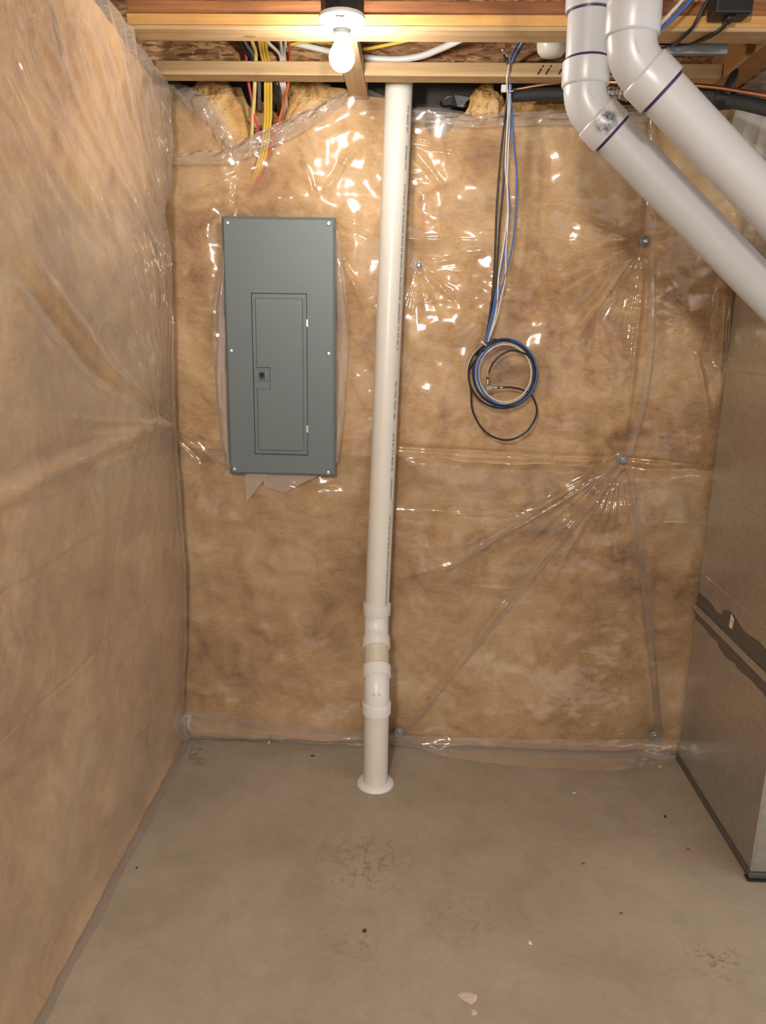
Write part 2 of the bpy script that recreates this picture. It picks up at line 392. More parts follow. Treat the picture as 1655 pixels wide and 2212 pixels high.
def cable(name, px, r, mat, label, cat='cable', group=None, flat=1.0, k=8):
    pts = cable_pts(px, k)
    o = MB().sweep(pts, r, 10).build(name, mat, None, True, 60, origin=pts[-1])
    return tag(o, label, cat, group)

# ------------------------------------------------------------------ the setting
ZC = 2.357                                            # underside of the ceiling framing
o = MB().box((-1.25, -3.2, -0.12), (2.4, 3.0, 0.0)).build('floor', 'concrete'); tag(o, 'grey-brown concrete slab floor', None, None, 'structure')
o = MB().box((-1.25, -3.2, 2.62), (2.4, 3.0, 2.66)).build('ceiling', 'osb'); tag(o, 'strand board subfloor above the joists', None, None, 'structure')
o = MB().box((-1.25, 2.86, 0.0), (2.4, 3.0, 2.62)).build('wall_back', 'foundation'); tag(o, 'dark foundation wall behind the insulation', None, None, 'structure')
o = MB().box((-1.25, -3.2, 0.0), (-1.02, 2.86, 2.62)).build('wall_left', 'foundation'); tag(o, 'foundation wall behind the left insulation', None, None, 'structure')

# ------------------------------------------------------------------ film and insulation on the back wall
YB = 2.745
def xz(px, py, Y=YB):
    q = P(px, py, Y); return q[0], q[2]
def interp_line(pts, Y=YB):
    a = sorted(xz(*p, Y) for p in pts); X = np.array([p[0] for p in a]); Z = np.array([p[1] for p in a])
    return lambda x: np.interp(x, X, Z)
PINS = [xz(1394, 521), xz(1345, 991), xz(862, 1583), xz(1415, 1590), xz(905, 573), xz(350, 458), xz(358, 918)]
# fold lines of the sheet: (from px, to px, height, half width)
FOLDS = [((1394, 521), (1345, 991), 0.010, 0.010), ((1400, 250), (1394, 521), -0.012, 0.006), ((1388, 540), (1352, 760), 0.006, 0.004),
         ((1345, 991), (862, 1583), 0.014, 0.013), ((1330, 1010), (900, 1520), -0.008, 0.006), ((1345, 991), (920, 1250), 0.010, 0.015), ((1345, 991), (1000, 1180), 0.007, 0.010),
         ((1345, 991), (1415, 1590), 0.008, 0.008), ((1352, 1000), (1398, 1400), 0.006, 0.005), ((1345, 991), (1545, 1003), -0.008, 0.008),
         ((1394, 521), (1180, 440), -0.010, 0.008), ((1394, 521), (1185, 565), -0.008, 0.010), ((1394, 521), (1500, 490), -0.008, 0.008), ((1394, 521), (1300, 640), 0.006, 0.006), ((1394, 521), (1230, 700), 0.006, 0.012),
         ((905, 573), (1055, 545), 0.009, 0.007), ((905, 573), (1000, 665), 0.008, 0.008), ((905, 573), (890, 680), 0.006, 0.006), ((905, 573), (925, 650), 0.006, 0.005),
         ((862, 965), (1200, 985), -0.012, 0.012), ((1200, 985), (1345, 991), -0.010, 0.012), ((860, 305), (1090, 350), 0.006, 0.006), ((895, 300), (935, 310), 0.008, 0.005),
         ((900, 330), (960, 410), 0.010, 0.010), ((740, 560), (800, 690), 0.009, 0.008), ((735, 480), (820, 520), 0.007, 0.006), ((850, 515), (1060, 520), 0.004, 0.004), ((830, 1100), (1230, 1115), 0.004, 0.004),
         ((1020, 1262), (1240, 1278), 0.003, 0.003), ((1430, 1125), (1540, 1130), 0.004, 0.003), ((358, 918), (480, 1005), 0.014, 0.016), ((358, 918), (440, 1000), -0.012, 0.006), ((358, 918), (470, 960), -0.008, 0.008),
         ((350, 458), (560, 355), 0.007, 0.006), ((350, 458), (440, 470), 0.005, 0.005), ((1560, 640), (1545, 900), 0.022, 0.020), ((1450, 640), (1500, 700), 0.008, 0.006), ((1500, 760), (1530, 900), 0.010, 0.010), ((1480, 750), (1550, 800), 0.006, 0.005),
         ((510, 400), (505, 460), -0.006, 0.01), ((690, 210), (560, 330), 0.010, 0.008), ((760, 330), (700, 420), 0.010, 0.010), ((655, 340), (690, 460), 0.006, 0.008), ((1040, 500), (1190, 505), 0.004, 0.004), ((860, 1245), (1000, 1210), 0.006, 0.012)]
FOLDS3 = [(xz(*a), xz(*b), h, w_) for a, b, h, w_ in FOLDS]
def seg_ridge(x, z, a, b, h, w_):
    ax, az = a; bx, bz = b; L2 = (bx - ax) ** 2 + (bz - az) ** 2
    t = ((x - ax) * (bx - ax) + (z - az) * (bz - az)) / L2; tc = np.clip(t, 0, 1)
    d = np.hypot(x - ax - tc * (bx - ax), z - az - tc * (bz - az))
    taper = np.clip(1 - np.abs(t - 0.35) / 0.66, 0, 1) ** 0.6
    return h * np.exp(-(d / w_) ** 2) * taper
def fan(x, z, c, n, amp, R, seed, sector=None):
    dx, dz = x - c[0], z - c[1]; r = np.hypot(dx, dz); th = np.arctan2(dz, dx)
    wv = np.abs(np.sin(n * 0.5 * th + 1.3 * np.sin(3 * th + seed) + seed)); ridge = (1 - wv) ** 1.6
    am = amp * (r / (r + 0.03)) * np.exp(-r / R)
    if sector:
        m = (th - sector[0] + math.pi) % (2 * math.pi) - math.pi
        am = am * np.exp(-(m / sector[1]) ** 2)
    return am * ridge
def base_y(x, z):
    return 2.695 + 0.05 * sstep(0.0, 0.5, z)
PANEL_R = (*xz(479, 465, 2.70), *xz(724, 1030, 2.70))     # x0, z1, x1, z0
def back_low(x, z):
    d = 0.014 + 0.016 * fbm(x * 2.6 + 3, z * 2.2, 3, 2) + 0.006 * fbm(x * 8, z * 8, 5, 2)
    pull = 0
    for k, (cx, cz) in enumerate(PINS):
        r = np.hypot(x - cx, z - cz); amt = 0.034 if k < 5 else 0.02
        pull = np.maximum(pull, amt * np.exp(-r / 0.10))
    d = d - pull
    d = d - 0.010 * np.exp(-((z - (1.155 - 0.02 * x + 0.016 * fbm(x * 3.1, x * 0 + 0.4, 44, 3))) / 0.016) ** 2) * sstep(-0.15, 0.1, x)       # seam between batts
    px0, pz1, px1, pz0 = PANEL_R
    inside = sstep(px0 - 0.07, px0 + 0.01, x) * (1 - sstep(px1 - 0.01, px1 + 0.07, x)) * sstep(pz0 - 0.07, pz0 + 0.01, z) * (1 - sstep(pz1 - 0.01, pz1 + 0.07, z))
    pxl = -0.107 + (z - 0.6) * 0.026
    near = np.exp(-((x - pxl) / 0.10) ** 2)
    return np.where(d > 0, d * (1 - 0.9 * inside) * (1 - 0.75 * near), d) - 0.004 * inside
def back_film_d(x, z):
    d = back_low(x, z)
    for a, b, h, w_ in FOLDS3: d = d + seg_ridge(x, z, a, b, h, w_)
    d = d + fan(x, z, PINS[0], 34, 0.013, 0.20, 1.0, (-2.2, 0.9)) + fan(x, z, PINS[1], 56, 0.015, 0.26, 2.0, (-1.95, 0.55))
    d = d + fan(x, z, PINS[4], 22, 0.010, 0.08, 0.4, (-1.6, 1.3)) + fan(x, z, PINS[2], 26, 0.008, 0.20, 1.7, (0.9, 0.6)) + fan(x, z, PINS[3], 16, 0.004, 0.08, 2.2)
    d = d + fan(x, z, PINS[5], 16, 0.005, 0.12, 1.1) + fan(x, z, PINS[6], 20, 0.007, 0.12, 0.2)
    d = d + 0.0020 * fbm(x * 14, z * 26, 11, 2) * sstep(-0.2, 0.4, fbm(x * 3, z * 3, 21, 2))
    return d
TOP_FILM = [(300, 176), (368, 178), (403, 188), (430, 198), (454, 214), (485, 262), (512, 312), (517, 309), (600, 268), (680, 232), (752, 197), (775, 193), (800, 196), (834, 211), (890, 235), (950, 238), (1010, 246), (1085, 242), (1240, 240), (1400, 238), (1480, 195), (1560, 190), (1760, 190)]
TOP_INS = [(300, 178), (370, 178), (392, 205), (408, 184), (470, 182), (518, 183), (528, 215), (540, 232), (575, 226), (606, 236), (618, 200), (626, 183), (690, 183), (742, 186), (760, 198), (834, 205), (850, 238), (892, 246), (985, 252), (1008, 238), (1020, 205), (1045, 194), (1072, 202), (1085, 222), (1240, 222), (1400, 220), (1760, 205)]
BOT_FILM = [(250, 1552), (385, 1552), (415, 1540), (560, 1560), (780, 1583), (862, 1592), (1130, 1596), (1415, 1600), (1700, 1606)]
def sheet(xs, nz, zt, zb, dfun, extra):
    X = np.repeat(xs[:, None], nz, 1); T = np.linspace(0, 1, nz)[None, :]
    top, bot = zt(xs)[:, None], zb(xs)[:, None]
    Z = bot + (top - bot) * T
    Y = base_y(X, Z) - dfun(X, Z) + extra
    return np.stack([X, Y, Z], -1)
X0, X1 = -0.90, 1.40
zt_f, zb_f, zt_i = interp_line(TOP_FILM), interp_line(BOT_FILM), interp_line(TOP_INS)
xs = np.linspace(X0, X1, 560)
V = sheet(xs, 560, zt_f, zb_f, back_film_d, 0.0)
edge = np.linspace(0, 1, 560)[None, :]
V[:, :, 1] -= 0.012 * sstep(0.965, 1.0, edge) * (0.5 + vnoise(V[:, :, 0] * 9, V[:, :, 2] * 2, 8))
back_film = grid_mesh('vapor_barrier', V, 'film')
tag(back_film, 'clear polythene sheet pinned over the insulation behind the grey panel', 'plastic sheet')
TR = (xz(590, 215), xz(545, 415))
def ins_lump(x, z): return back_low(x, z) - 0.007 - 0.006 * np.abs(fbm(x * 12, z * 12, 31, 3)) - seg_ridge(x, z, TR[0], TR[1], 0.040, 0.035)
xi = np.linspace(X0, X1, 240)
seam = lambda x: 1.155 - 0.02 * x + 0.016 * fbm(np.asarray(x) * 3.1, np.asarray(x) * 0 + 0.4, 44, 3)
V = sheet(xi, 150, zt_i, lambda x: seam(x) - 0.004, ins_lump, 0.004)
V[:, :, 1] += 0.05 * sstep(0.93, 1.0, np.linspace(0, 1, 150))[None, :] * 0.6
o = grid_mesh('insulation_batt', V, 'insul'); tag(o, 'tan fibreglass batt filling the upper back wall behind the panel', 'insulation')
V = sheet(xi, 110, lambda x: seam(x) + 0.03, lambda x: x * 0 + 0.012, ins_lump, 0.007)
o = grid_mesh('insulation_batt', V, 'insul_low'); tag(o, 'darker-toned fibreglass batt filling the lower back wall down to the floor', 'insulation')  # lower batt toned darker than the upper one

# loose folded bands of the sheet
def patch(pxa, pxb, Ya, Yb, name, mat, parent, nu=60, nv=16, wob=0.006, seed=1, bulge=0.01):
    A = np.array(catmull([P(*p, Ya) for p in pxa], 12)); B = np.array(catmull([P(*p, Yb) for p in pxb], 12))
    def res(Q):
        t = np.linspace(0, len(Q) - 1, nu); i = np.clip(np.floor(t).astype(int), 0, len(Q) - 2); f = (t - i)[:, None]
        return Q[i] * (1 - f) + Q[i + 1] * f
    A, B = res(A), res(B); T = np.linspace(0, 1, nv)[None, :, None]
    Q = A[:, None, :] * (1 - T) + B[:, None, :] * T
    u = np.linspace(0, 1, nu)[:, None]; v = np.linspace(0, 1, nv)[None, :]
    Q[:, :, 1] -= bulge * np.sin(math.pi * v) + wob * fbm(u * 7 + seed, v * 3 + u * 3, seed, 3)
    return grid_mesh(name, Q, mat, parent)
patch([(512, 306), (600, 266), (690, 226), (757, 195)], [(503, 354), (590, 316), (670, 276), (742, 222)], 2.70, 2.712, 'folded_edge', 'film_fold', back_film, 70, 16, 0.008, 3, 0.012)
patch([(370, 335), (430, 325), (480, 322), (512, 308)], [(369, 355), (430, 355), (480, 354), (506, 353)], 2.708, 2.708, 'folded_edge', 'film_fold', back_film, 50, 12, 0.004, 5, 0.006)
patch([(403, 188), (454, 214), (488, 262), (512, 312)], [(372, 200), (425, 250), (462, 300), (490, 330)], 2.70, 2.712, 'folded_edge', 'film_fold', back_film, 50, 14, 0.006, 8, 0.008)
patch([(890, 236), (1010, 246), (1090, 242), (1240, 240), (1400, 236)], [(890, 262), (1010, 275), (1090, 272), (1240, 270), (1400, 262)], 2.722, 2.714, 'folded_edge', 'film_fold', back_film, 90, 12, 0.006, 12, 0.004)
for k, (ln, wpx) in enumerate((([(1399, 540), (1401, 700), (1386, 850), (1352, 980)], 7), ([(1340, 1003), (1180, 1200), (1030, 1385), (872, 1575)], 5), ([(1400, 262), (1398, 380), (1395, 505)], 9), ([(1352, 1005), (1375, 1200), (1400, 1400), (1414, 1575)], 7), ([(1330, 1000), (1200, 1085), (1060, 1165), (960, 1230)], 5), ([(366, 930), (420, 962), (480, 1008)], 6))):
    yv = 2.722 if k not in (1, 3) else 2.716
    patch(ln, [(x_ + wpx * 2.4, y_ + 4) for x_, y_ in ln], yv, yv, 'crease', 'film_crease', back_film, 90, 13, 0.003, 30 + k, 0.009)
# flaps cut around the panel
patch([(482, 540), (462, 680), (463, 820), (478, 960), (496, 1010)], [(486, 540), (486, 680), (489, 820), (493, 960), (500, 1010)], 2.712, 2.708, 'cut_flap', 'film_fold', back_film, 60, 10, 0.006, 14, 0.010)
patch([(724, 495), (734, 520), (752, 700), (742, 900), (730, 1000)], [(722, 495), (724, 520), (724, 700), (724, 900), (723, 1000)], 2.706, 2.712, 'cut_flap', 'film_fold', back_film, 60, 10, 0.006, 15, 0.012)
def tri_flap(pts, Y, seed):
    V = [P(*p, Y) for p in pts]
    mb = MB(); mb.poly([q for q in V], (0, 0.0006, 0)); return mb.build('cut_flap', 'film_fold', back_film)
tri_flap([(530, 1024), (580, 1024), (532, 1085)], 2.704, 1)
tri_flap([(565, 1020), (690, 1026), (612, 1064), (572, 1050)], 2.709, 2)
# strip of film along the foot of the wall, flaring onto the slab
topx = [(385, 1548), (415, 1538), (560, 1556), (700, 1572), (780, 1580), (862, 1588), (960, 1592), (1130, 1596), (1300, 1598), (1415, 1597), (1470, 1600)]
botx = [(378, 1600), (415, 1594), (560, 1600), (700, 1608), (780, 1611), (848, 1608), (905, 1617), (1000, 1643), (1180, 1660), (1330, 1664), (1400, 1654), (1465, 1638)]
Tt = np.array(catmull([P(*p, 2.684) for p in topx], 14)); Bb = np.array(catmull([PZ(*p, 0.006) for p in botx], 14))
def res(Q, n):
    t = np.linspace(0, len(Q) - 1, n); i = np.clip(np.floor(t).astype(int), 0, len(Q) - 2); f = (t - i)[:, None]; return Q[i] * (1 - f) + Q[i + 1] * f
nu, nv = 220, 20
A, B = res(Tt, nu), res(Bb, nu)
C = np.stack([A[:, 0] * 0.4 + B[:, 0] * 0.6, np.maximum(B[:, 1], A[:, 1] - 0.012) * 0.7 + A[:, 1] * 0.3, np.full(nu, 0.012)], -1)
T = np.linspace(0, 1, nv)[None, :, None]
Q = A[:, None] * (1 - T) ** 2 + 2 * C[:, None] * T * (1 - T) + B[:, None] * T ** 2
wob = 0.006 * fbm(Q[:, :, 0] * 9, T[:, :, 0] * 2 + Q[:, :, 0], 41, 3)
Q[:, :, 1] -= wob; Q[:, :, 2] = np.maximum(Q[:, :, 2] + np.abs(wob) * 0.5, 0.003)
grid_mesh('foot_strip', Q, 'film_fold', back_film)
# torn scrap at the left corner of the foot strip
patch([(392, 1545), (404, 1543), (412, 1545)], [(380, 1592), (398, 1600), (419, 1590)], 2.665, 2.655, 'foot_strip', 'film_fold', back_film, 20, 14, 0.008, 19, 0.012)

# ------------------------------------------------------------------ left wall
def left_base(y, z):
    prof = np.interp(z, [0, 0.25, 0.6, 1.2, 1.7, 2.1, 2.36, 2.6], [0.012, 0.035, 0.052, 0.050, 0.062, 0.078, 0.098, 0.10])
    far = np.clip(2.56 - y, 0, 1.2)
    prof = prof + far * np.interp(z, [0, 0.6, 1.4, 2.0, 2.36], [0.012, 0.015, 0.03, 0.07, 0.105]) * 0.9
    return -0.878 + prof
def lyz(px, py, X=-0.80):
    q = PX(px, py, X); return q[1], q[2]
LP = [lyz(350, 458, -0.853), lyz(358, 918, -0.850)]
LFOLD = [((358, 918), (-40, 500), 0.020, 0.020), ((345, 900), (-40, 560), -0.018, 0.014), ((358, 918), (-60, 1105), 0.024, 0.022), ((300, 960), (-60, 1140), -0.012, 0.016), ((300, 935), (-60, 1040), -0.016, 0.020), ((358, 918), (230, 740), 0.010, 0.010), ((355, 905), (300, 690), 0.008, 0.010),
         ((358, 918), (100, 900), 0.006, 0.008), ((358, 918), (150, 960), 0.008, 0.010), ((358, 918), (240, 905), 0.006, 0.005),
         ((130, -40), (345, 440), 0.010, 0.016), ((60, -40), (330, 470), 0.009, 0.016), ((-20, 40), (300, 480), 0.009, 0.016), ((-40, 160), (240, 520), 0.008, 0.018), ((210, 0), (348, 400), 0.008, 0.014), ((20, -20), (200, 330), -0.006, 0.014), ((160, 60), (330, 400), -0.006, 0.010), ((240, 120), (350, 450), 0.006, 0.010),
         ((-10, 1290), (350, 1080), -0.004, 0.004), ((10, 1610), (370, 1262), -0.004, 0.004), ((-10, 615), (130, 650), 0.003, 0.004), ((340, 1480), (372, 1590), 0.008, 0.012), ((300, 1600), (368, 1540), 0.005, 0.008), ((60, 300), (200, 500), 0.006, 0.012)]
LF3 = [(lyz(*a), lyz(*b), h, w_) for a, b, h, w_ in LFOLD]
def left_low(y, z):
    x = left_base(y, z)
    x = x + 0.020 * fbm(y * 1.6 + 5, z * 1.8, 51, 2) * sstep(0.0, 0.3, z) * (1 - 0.5 * sstep(2.0, 2.36, z)) + 0.004 * fbm(y * 7, z * 7, 52, 2)
    for a, b, h, w_ in LF3:
        if abs(h) > 0.0115: x = x + 0.6 * seg_ridge(y, z, a, b, h, w_ * 1.3)
    for k, (cy_, cz_) in enumerate(LP):
        r = np.hypot((y - cy_) * 1.0, z - cz_); x = x - (0.042, 0.050)[k] * np.exp(-r / (0.10, 0.13)[k])
    return x
def left_film_x(y, z):
    x = left_low(y, z)
    for a, b, h, w_ in LF3: x = x + seg_ridge(y, z, a, b, h, w_) * (0.75 if abs(h) > 0.0115 else 1.3)
    x = x + fan(y, z, LP[1], 40, 0.014, 0.22, 0.7) + fan(y, z, LP[0], 26, 0.009, 0.18, 1.9)
    x = x + 0.0035 * fbm((y * 0.5 + z * 0.85) * 20, (y * 0.85 - z * 0.5) * 4, 57, 2) * sstep(1.2, 1.9, z)
    return x
def corner(y): return 1 - np.exp(-np.clip(2.745 - y, 0, 9) / 0.030)
ys = np.concatenate([np.linspace(-1.2, 1.1, 40, endpoint=False), np.linspace(1.1, 2.5, 220, endpoint=False), np.linspace(2.5, 2.742, 80)])
nz = 400
Yg = np.repeat(ys[:, None], nz, 1); ztop = 2.3535 + 0.005 * vnoise(ys * 7, ys * 0 + 0.3, 61) + 0.03 * sstep(2.4, 1.9, ys) * 0
Zg = 0.004 + (ztop[:, None] - 0.004) * np.linspace(0, 1, nz)[None, :]
Xg = -0.885 + (left_film_x(Yg, Zg) + 0.885) * corner(Yg)
flare = 0.035 * (1 - sstep(0.0, 0.075, Zg)) * (0.7 + 0.5 * vnoise(Yg * 3, Zg * 0, 63)) * corner(Yg)
Xg = Xg + flare
left_film = grid_mesh('vapor_barrier', np.stack([Xg, Yg, Zg], -1), 'film_left')
tag(left_film, 'milky polythene sheet with long diagonal folds bulging over the side wall', 'plastic sheet')
yi = np.linspace(-1.2, 2.74, 240); nzi = 180
Yi = np.repeat(yi[:, None], nzi, 1); Zi = np.repeat(np.linspace(0.01, 2.335, nzi)[None, :], len(yi), 0)
Xi = -0.89 + (left_low(Yi, Zi) - 0.021 - 0.006 * np.abs(fbm(Yi * 10, Zi * 10, 71, 3)) + 0.89) * corner(Yi)
Xi = Xi + 0.024 * (1 - sstep(0.0, 0.085, Zi)) * corner(Yi)
o = grid_mesh('insulation_batt', np.stack([Xi, Yi, Zi], -1), 'insul_left'); tag(o, 'pale fibreglass batt bulging behind the side wall sheet', 'insulation')

# ------------------------------------------------------------------ ceiling framing
j = thing('floor_joist', (0.3, 2.2, ZC), 'built-up joist with lamplight-tinted pine and dark brown boards beside the lamp', 'joist')
MB().box((-0.752, 2.156, ZC), (1.25, 2.24, ZC + 0.010), 0.0015).build('bottom_board', 'pine', j, origin=(0, 2.2, ZC))
MB().box((-0.752, 2.157, ZC + 0.0105), (1.25, 2.239, ZC + 0.036), 0.002).build('lamplit_face', 'pine_lamplit', j, origin=(0, 2.2, ZC))  # lit front of the pine board, bulb glow painted as amber
MB().box((-0.752, 2.162, ZC + 0.0365), (1.25, 2.236, ZC + 0.068), 0.002).build('laminated_flange', 'lvl', j, origin=(0, 2.2, ZC))
MB().box((-0.752, 2.194, ZC + 0.0685), (1.25, 2.204, 2.62)).build('web', 'osb', j)
def plank(name, a, b, mat, label, rot=0):
    c = tuple((p + q) / 2 for p, q in zip(a, b))
    o = MB().box(a, b, 0.0018).build(name, mat, None, origin=c); return tag(o, label, 'board')
cxl, cxr = PZ(748, 185, ZC)[0], PZ(790, 185, ZC)[0]
plank('ceiling_board', (-0.798, 2.520, ZC), (cxl - 0.001, 2.586, ZC + 0.038), 'pine', 'short pine board crossing above the panel wiring')
pb = plank('ceiling_board', (cxr + 0.001, 2.520, ZC), (0.90, 2.586, ZC + 0.038), 'pine', 'pine board with black stamped marks above the blue wires')
plank('ceiling_board', (cxl, 2.2405, ZC - 0.001), (cxr, 2.76, ZC + 0.040), 'pine_y', 'cross board running from the joist to the wall behind the bulb')
plank('ceiling_board', (0.902, 2.2405, ZC - 0.001), (0.985, 2.76, ZC + 0.085), 'brown_y', 'brown cross board beside the copper line at the duct')
o = MB().box((-1.0, 2.628, ZC + 0.020), (1.5, 2.641, 2.62)).build('rim_board', 'osb'); tag(o, 'strand board web behind the wiring at the top of the wall', 'board')
# stamped marks on the board
def stroke(a, b, wd, Y=2.5195):
    A, B = P(*a, Y), P(*b, Y); d = (B - A) / np.linalg.norm(B - A); n = np.array([-d[2], 0, d[0]]) * wd / 2
    return [A + n, A - n, B - n, B + n]
for k, (a, b) in enumerate((((1162, 161), (1173, 143)), ((1179, 161), (1190, 143)), ((1207, 161), (1216, 145)))):
    mb = MB()
    mb.poly(stroke(a, (a[0] + (b[0] - a[0]) * 0.75, a[1] + (b[1] - a[1]) * 0.75), 0.0042), (0, -0.0003, 0))
    mb.poly(stroke((a[0] + (b[0] - a[0]) * 0.9, a[1] + (b[1] - a[1]) * 0.9), (b[0] + 2, b[1] - 1.5), 0.0042), (0, -0.0003, 0))
    mb.build('stamp_mark', 'ink_black', pb, origin=None)
mb = MB(); ring = [P(1321 + 8 * math.cos(t), 152 + 8.5 * math.sin(t), 2.5192) for t in np.linspace(0.3, 2 * math.pi - 0.5, 16)]
mb.sweep(ring, 0.0018, 6); mb.poly(stroke((1312, 142), (1320, 147), 0.004), (0, -0.0003, 0)); mb.poly(stroke((1320, 147), (1330, 141), 0.004), (0, -0.0003, 0))
mb.build('stamp_mark', 'ink_black', pb)
for o_ in bpy.data.objects:
    if o_.parent is pb: o_.location = Vector(o_.location)   # already relative

# ------------------------------------------------------------------ lamp holder and bulb
LX, LY = P(739, 60, 2.075)[0], 2.075
fx = thing('lamp_holder', (LX, LY, 2.348), 'white keyless lamp holder under a black box on the joist', 'light fixture')
MB().lathe([(0.0, 0.008), (0.055, 0.008), (0.0575, 0.004), (0.0575, -0.001), (0.054, -0.004), (0.046, -0.0065), (0.030, -0.012), (0.024, -0.018), (0.0225, -0.024), (0.0, -0.024)], (LX, LY, 2.352), n=48).build('base_plate', 'white_plastic', fx, True, 50, origin=(LX, LY, 2.352))
MB().lathe([(0.0, 0.0), (0.0205, 0.0), (0.0205, -0.010), (0.0235, -0.011), (0.0235, -0.017), (0.017, -0.018), (0.0, -0.018)], (LX, LY, 2.329), n=36).build('socket_collar', 'grey_plastic', fx, True, 40, origin=(LX, LY, 2.329))
MB().lathe([(0.0, 0.0), (0.051, 0.0), (0.053, 0.003), (0.053, 0.042), (0.0, 0.042)], (LX, LY + 0.008, 2.3605), n=8).build('junction_box', 'black_box', fx, False, origin=(LX, LY, 2.36))
mb = MB(); mb.box((LX - 0.014, LY - 0.040, 2.3395), (LX + 0.012, LY - 0.028, 2.3475), 0.0015); mb.build('pull_socket', 'grey_plastic', fx, origin=(LX, LY - 0.034, 2.343))
mb = MB(); mb.sweep([(LX - 0.012, LY - 0.043, 2.3425), (LX - 0.004, LY - 0.044, 2.3435), (LX + 0.004, LY - 0.0425, 2.3425), (LX + 0.010, LY - 0.044, 2.3435)], 0.0018, 8); mb.build('contact_clip', 'steel', fx, origin=(LX, LY - 0.04, 2.343))
bl = thing('light_bulb', (LX, LY, 2.236), 'glowing white light bulb screwed into the ceiling lamp holder', 'light bulb')
prof = [(0.0, -0.0325)] + [(0.0315 * math.sin(t), -0.0325 * math.cos(t)) for t in np.linspace(0.15, 2.15, 20)] + [(0.0225, 0.025), (0.0192, 0.031)]
MB().lathe(prof, (LX, LY, 2.2685), n=36).build('globe', 'bulb', bl, True, 60, origin=(LX, LY, 2.2685))
MB().lathe([(0.0192, 0.0), (0.0175, 0.010), (0.0165, 0.0135), (0.0, 0.0135)], (LX, LY, 2.2997), n=36).build('collar', 'white_plastic', bl, True, 50, origin=(LX, LY, 2.30))

# ------------------------------------------------------------------ electrical panel
YP = 2.700
a, b = P(479.5, 466, YP), P(724.5, 1030, YP)
px0, px1, pz1, pz0 = (P(479, 465, YP)[0] + P(493, 1028, YP)[0]) / 2, (P(726, 467, YP)[0] + P(724, 1031, YP)[0]) / 2, a[2], b[2]
ep = thing('breaker_panel', ((px0 + px1) / 2, YP, pz0), 'tall grey steel breaker panel with a hinged door', 'electrical panel')
PO = ((px0 + px1) / 2, YP, (pz0 + pz1) / 2)
bv = 0.010
mb = MB()
f0 = [(px0, YP + 0.010, pz0), (px1, YP + 0.010, pz0), (px1, YP + 0.010, pz1), (px0, YP + 0.010, pz1)]
f1 = [(px0 + 0.001, YP + 0.006, pz0 + 0.001), (px1 - 0.001, YP + 0.006, pz0 + 0.001), (px1 - 0.001, YP + 0.006, pz1 - 0.001), (px0 + 0.001, YP + 0.006, pz1 - 0.001)]
f2 = [(px0 + bv, YP, pz0 + bv), (px1 - bv, YP, pz0 + bv), (px1 - bv, YP, pz1 - bv), (px0 + bv, YP, pz1 - bv)]
mb.add(f0 + f1 + f2, [(3, 2, 1, 0), (8, 9, 10, 11)] + [(i, (i + 1) % 4, (i + 1) % 4 + 4, i + 4) for i in range(4)] + [(i + 4, (i + 1) % 4 + 4, (i + 1) % 4 + 8, i + 8) for i in range(4)])
mb.build('cover', 'panel', ep, origin=PO)
MB().box((px0 + 0.02, YP + 0.0105, pz0 + 0.02), (px1 - 0.02, YP + 0.10, pz1 - 0.02)).build('box', 'panel', ep, origin=PO)
def prect(x0, y0, x1, y1): A, B = P(x0, y0, YP), P(x1, y1, YP); return A[0], A[2], B[0], B[2]
dx0, dz1, _, _ = prect(544, 634, 0, 0); _, _, dx1, dz0 = prect(0, 0, 664.5, 982)
DO = ((dx0 + dx1) / 2, YP, (dz0 + dz1) / 2)
MB().box((dx0 - 0.0025, YP - 0.0004, dz0 - 0.003), (dx1 + 0.0018, YP + 0.003, dz1 + 0.0025)).build('door_gap', 'gap', ep, origin=DO)
dr = MB().box((dx0, YP - 0.0022, dz0), (dx1, YP + 0.002, dz1), 0.0008).build('door', 'panel', ep, origin=DO)
rx0, rz1, _, _ = prect(551, 643, 0, 0); _, _, rx1, rz0 = prect(0, 0, 657.5, 974)
nx, nz1, _, _ = prect(583, 795, 0, 0); _, _, _, nz0 = prect(0, 0, 0, 827)
c_ = 0.003
out_ = [(rx0, rz0), (rx1, rz0), (rx1, rz1), (rx0, rz1), (rx0, nz1), (nx, nz1), (nx, nz0), (rx0, nz0)]
inn_ = [(rx0 + c_, rz0 + c_), (rx1 - c_, rz0 + c_), (rx1 - c_, rz1 - c_), (rx0 + c_, rz1 - c_), (rx0 + c_, nz1 + c_), (nx + c_, nz1 + c_), (nx + c_, nz0 - c_), (rx0 + c_, nz0 - c_)]
mb = MB(); mb.add([(p[0], YP - 0.002, p[1]) for p in out_] + [(p[0], YP - 0.0065, p[1]) for p in inn_], [tuple(range(8, 16))] + [(i, (i + 1) % 8, (i + 1) % 8 + 8, i + 8) for i in range(8)])
mb.build('raised_plate', 'panel', dr, origin=DO)
lx0, lz1, _, _ = prect(549, 801, 0, 0); _, _, lx1, lz0 = prect(0, 0, 581, 823)
lt = MB().box((lx0, YP - 0.0055, lz0), (lx1, YP - 0.001, lz1), 0.001).build('latch', 'panel', dr, origin=DO)
sx0, sz1, _, _ = prect(560, 804, 0, 0); _, _, sx1, sz0 = prect(0, 0, 573, 820)
MB().box((sx0, YP - 0.0060, sz0), (sx1, YP - 0.004, sz1)).build('latch_pocket', 'panel_dark', dr, origin=DO)
MB().box((sx0 + 0.004, YP - 0.0068, sz0 + 0.010), (sx1 - 0.004, YP - 0.005, sz1 - 0.001)).build('latch_thumb', 'gap', dr, origin=DO)
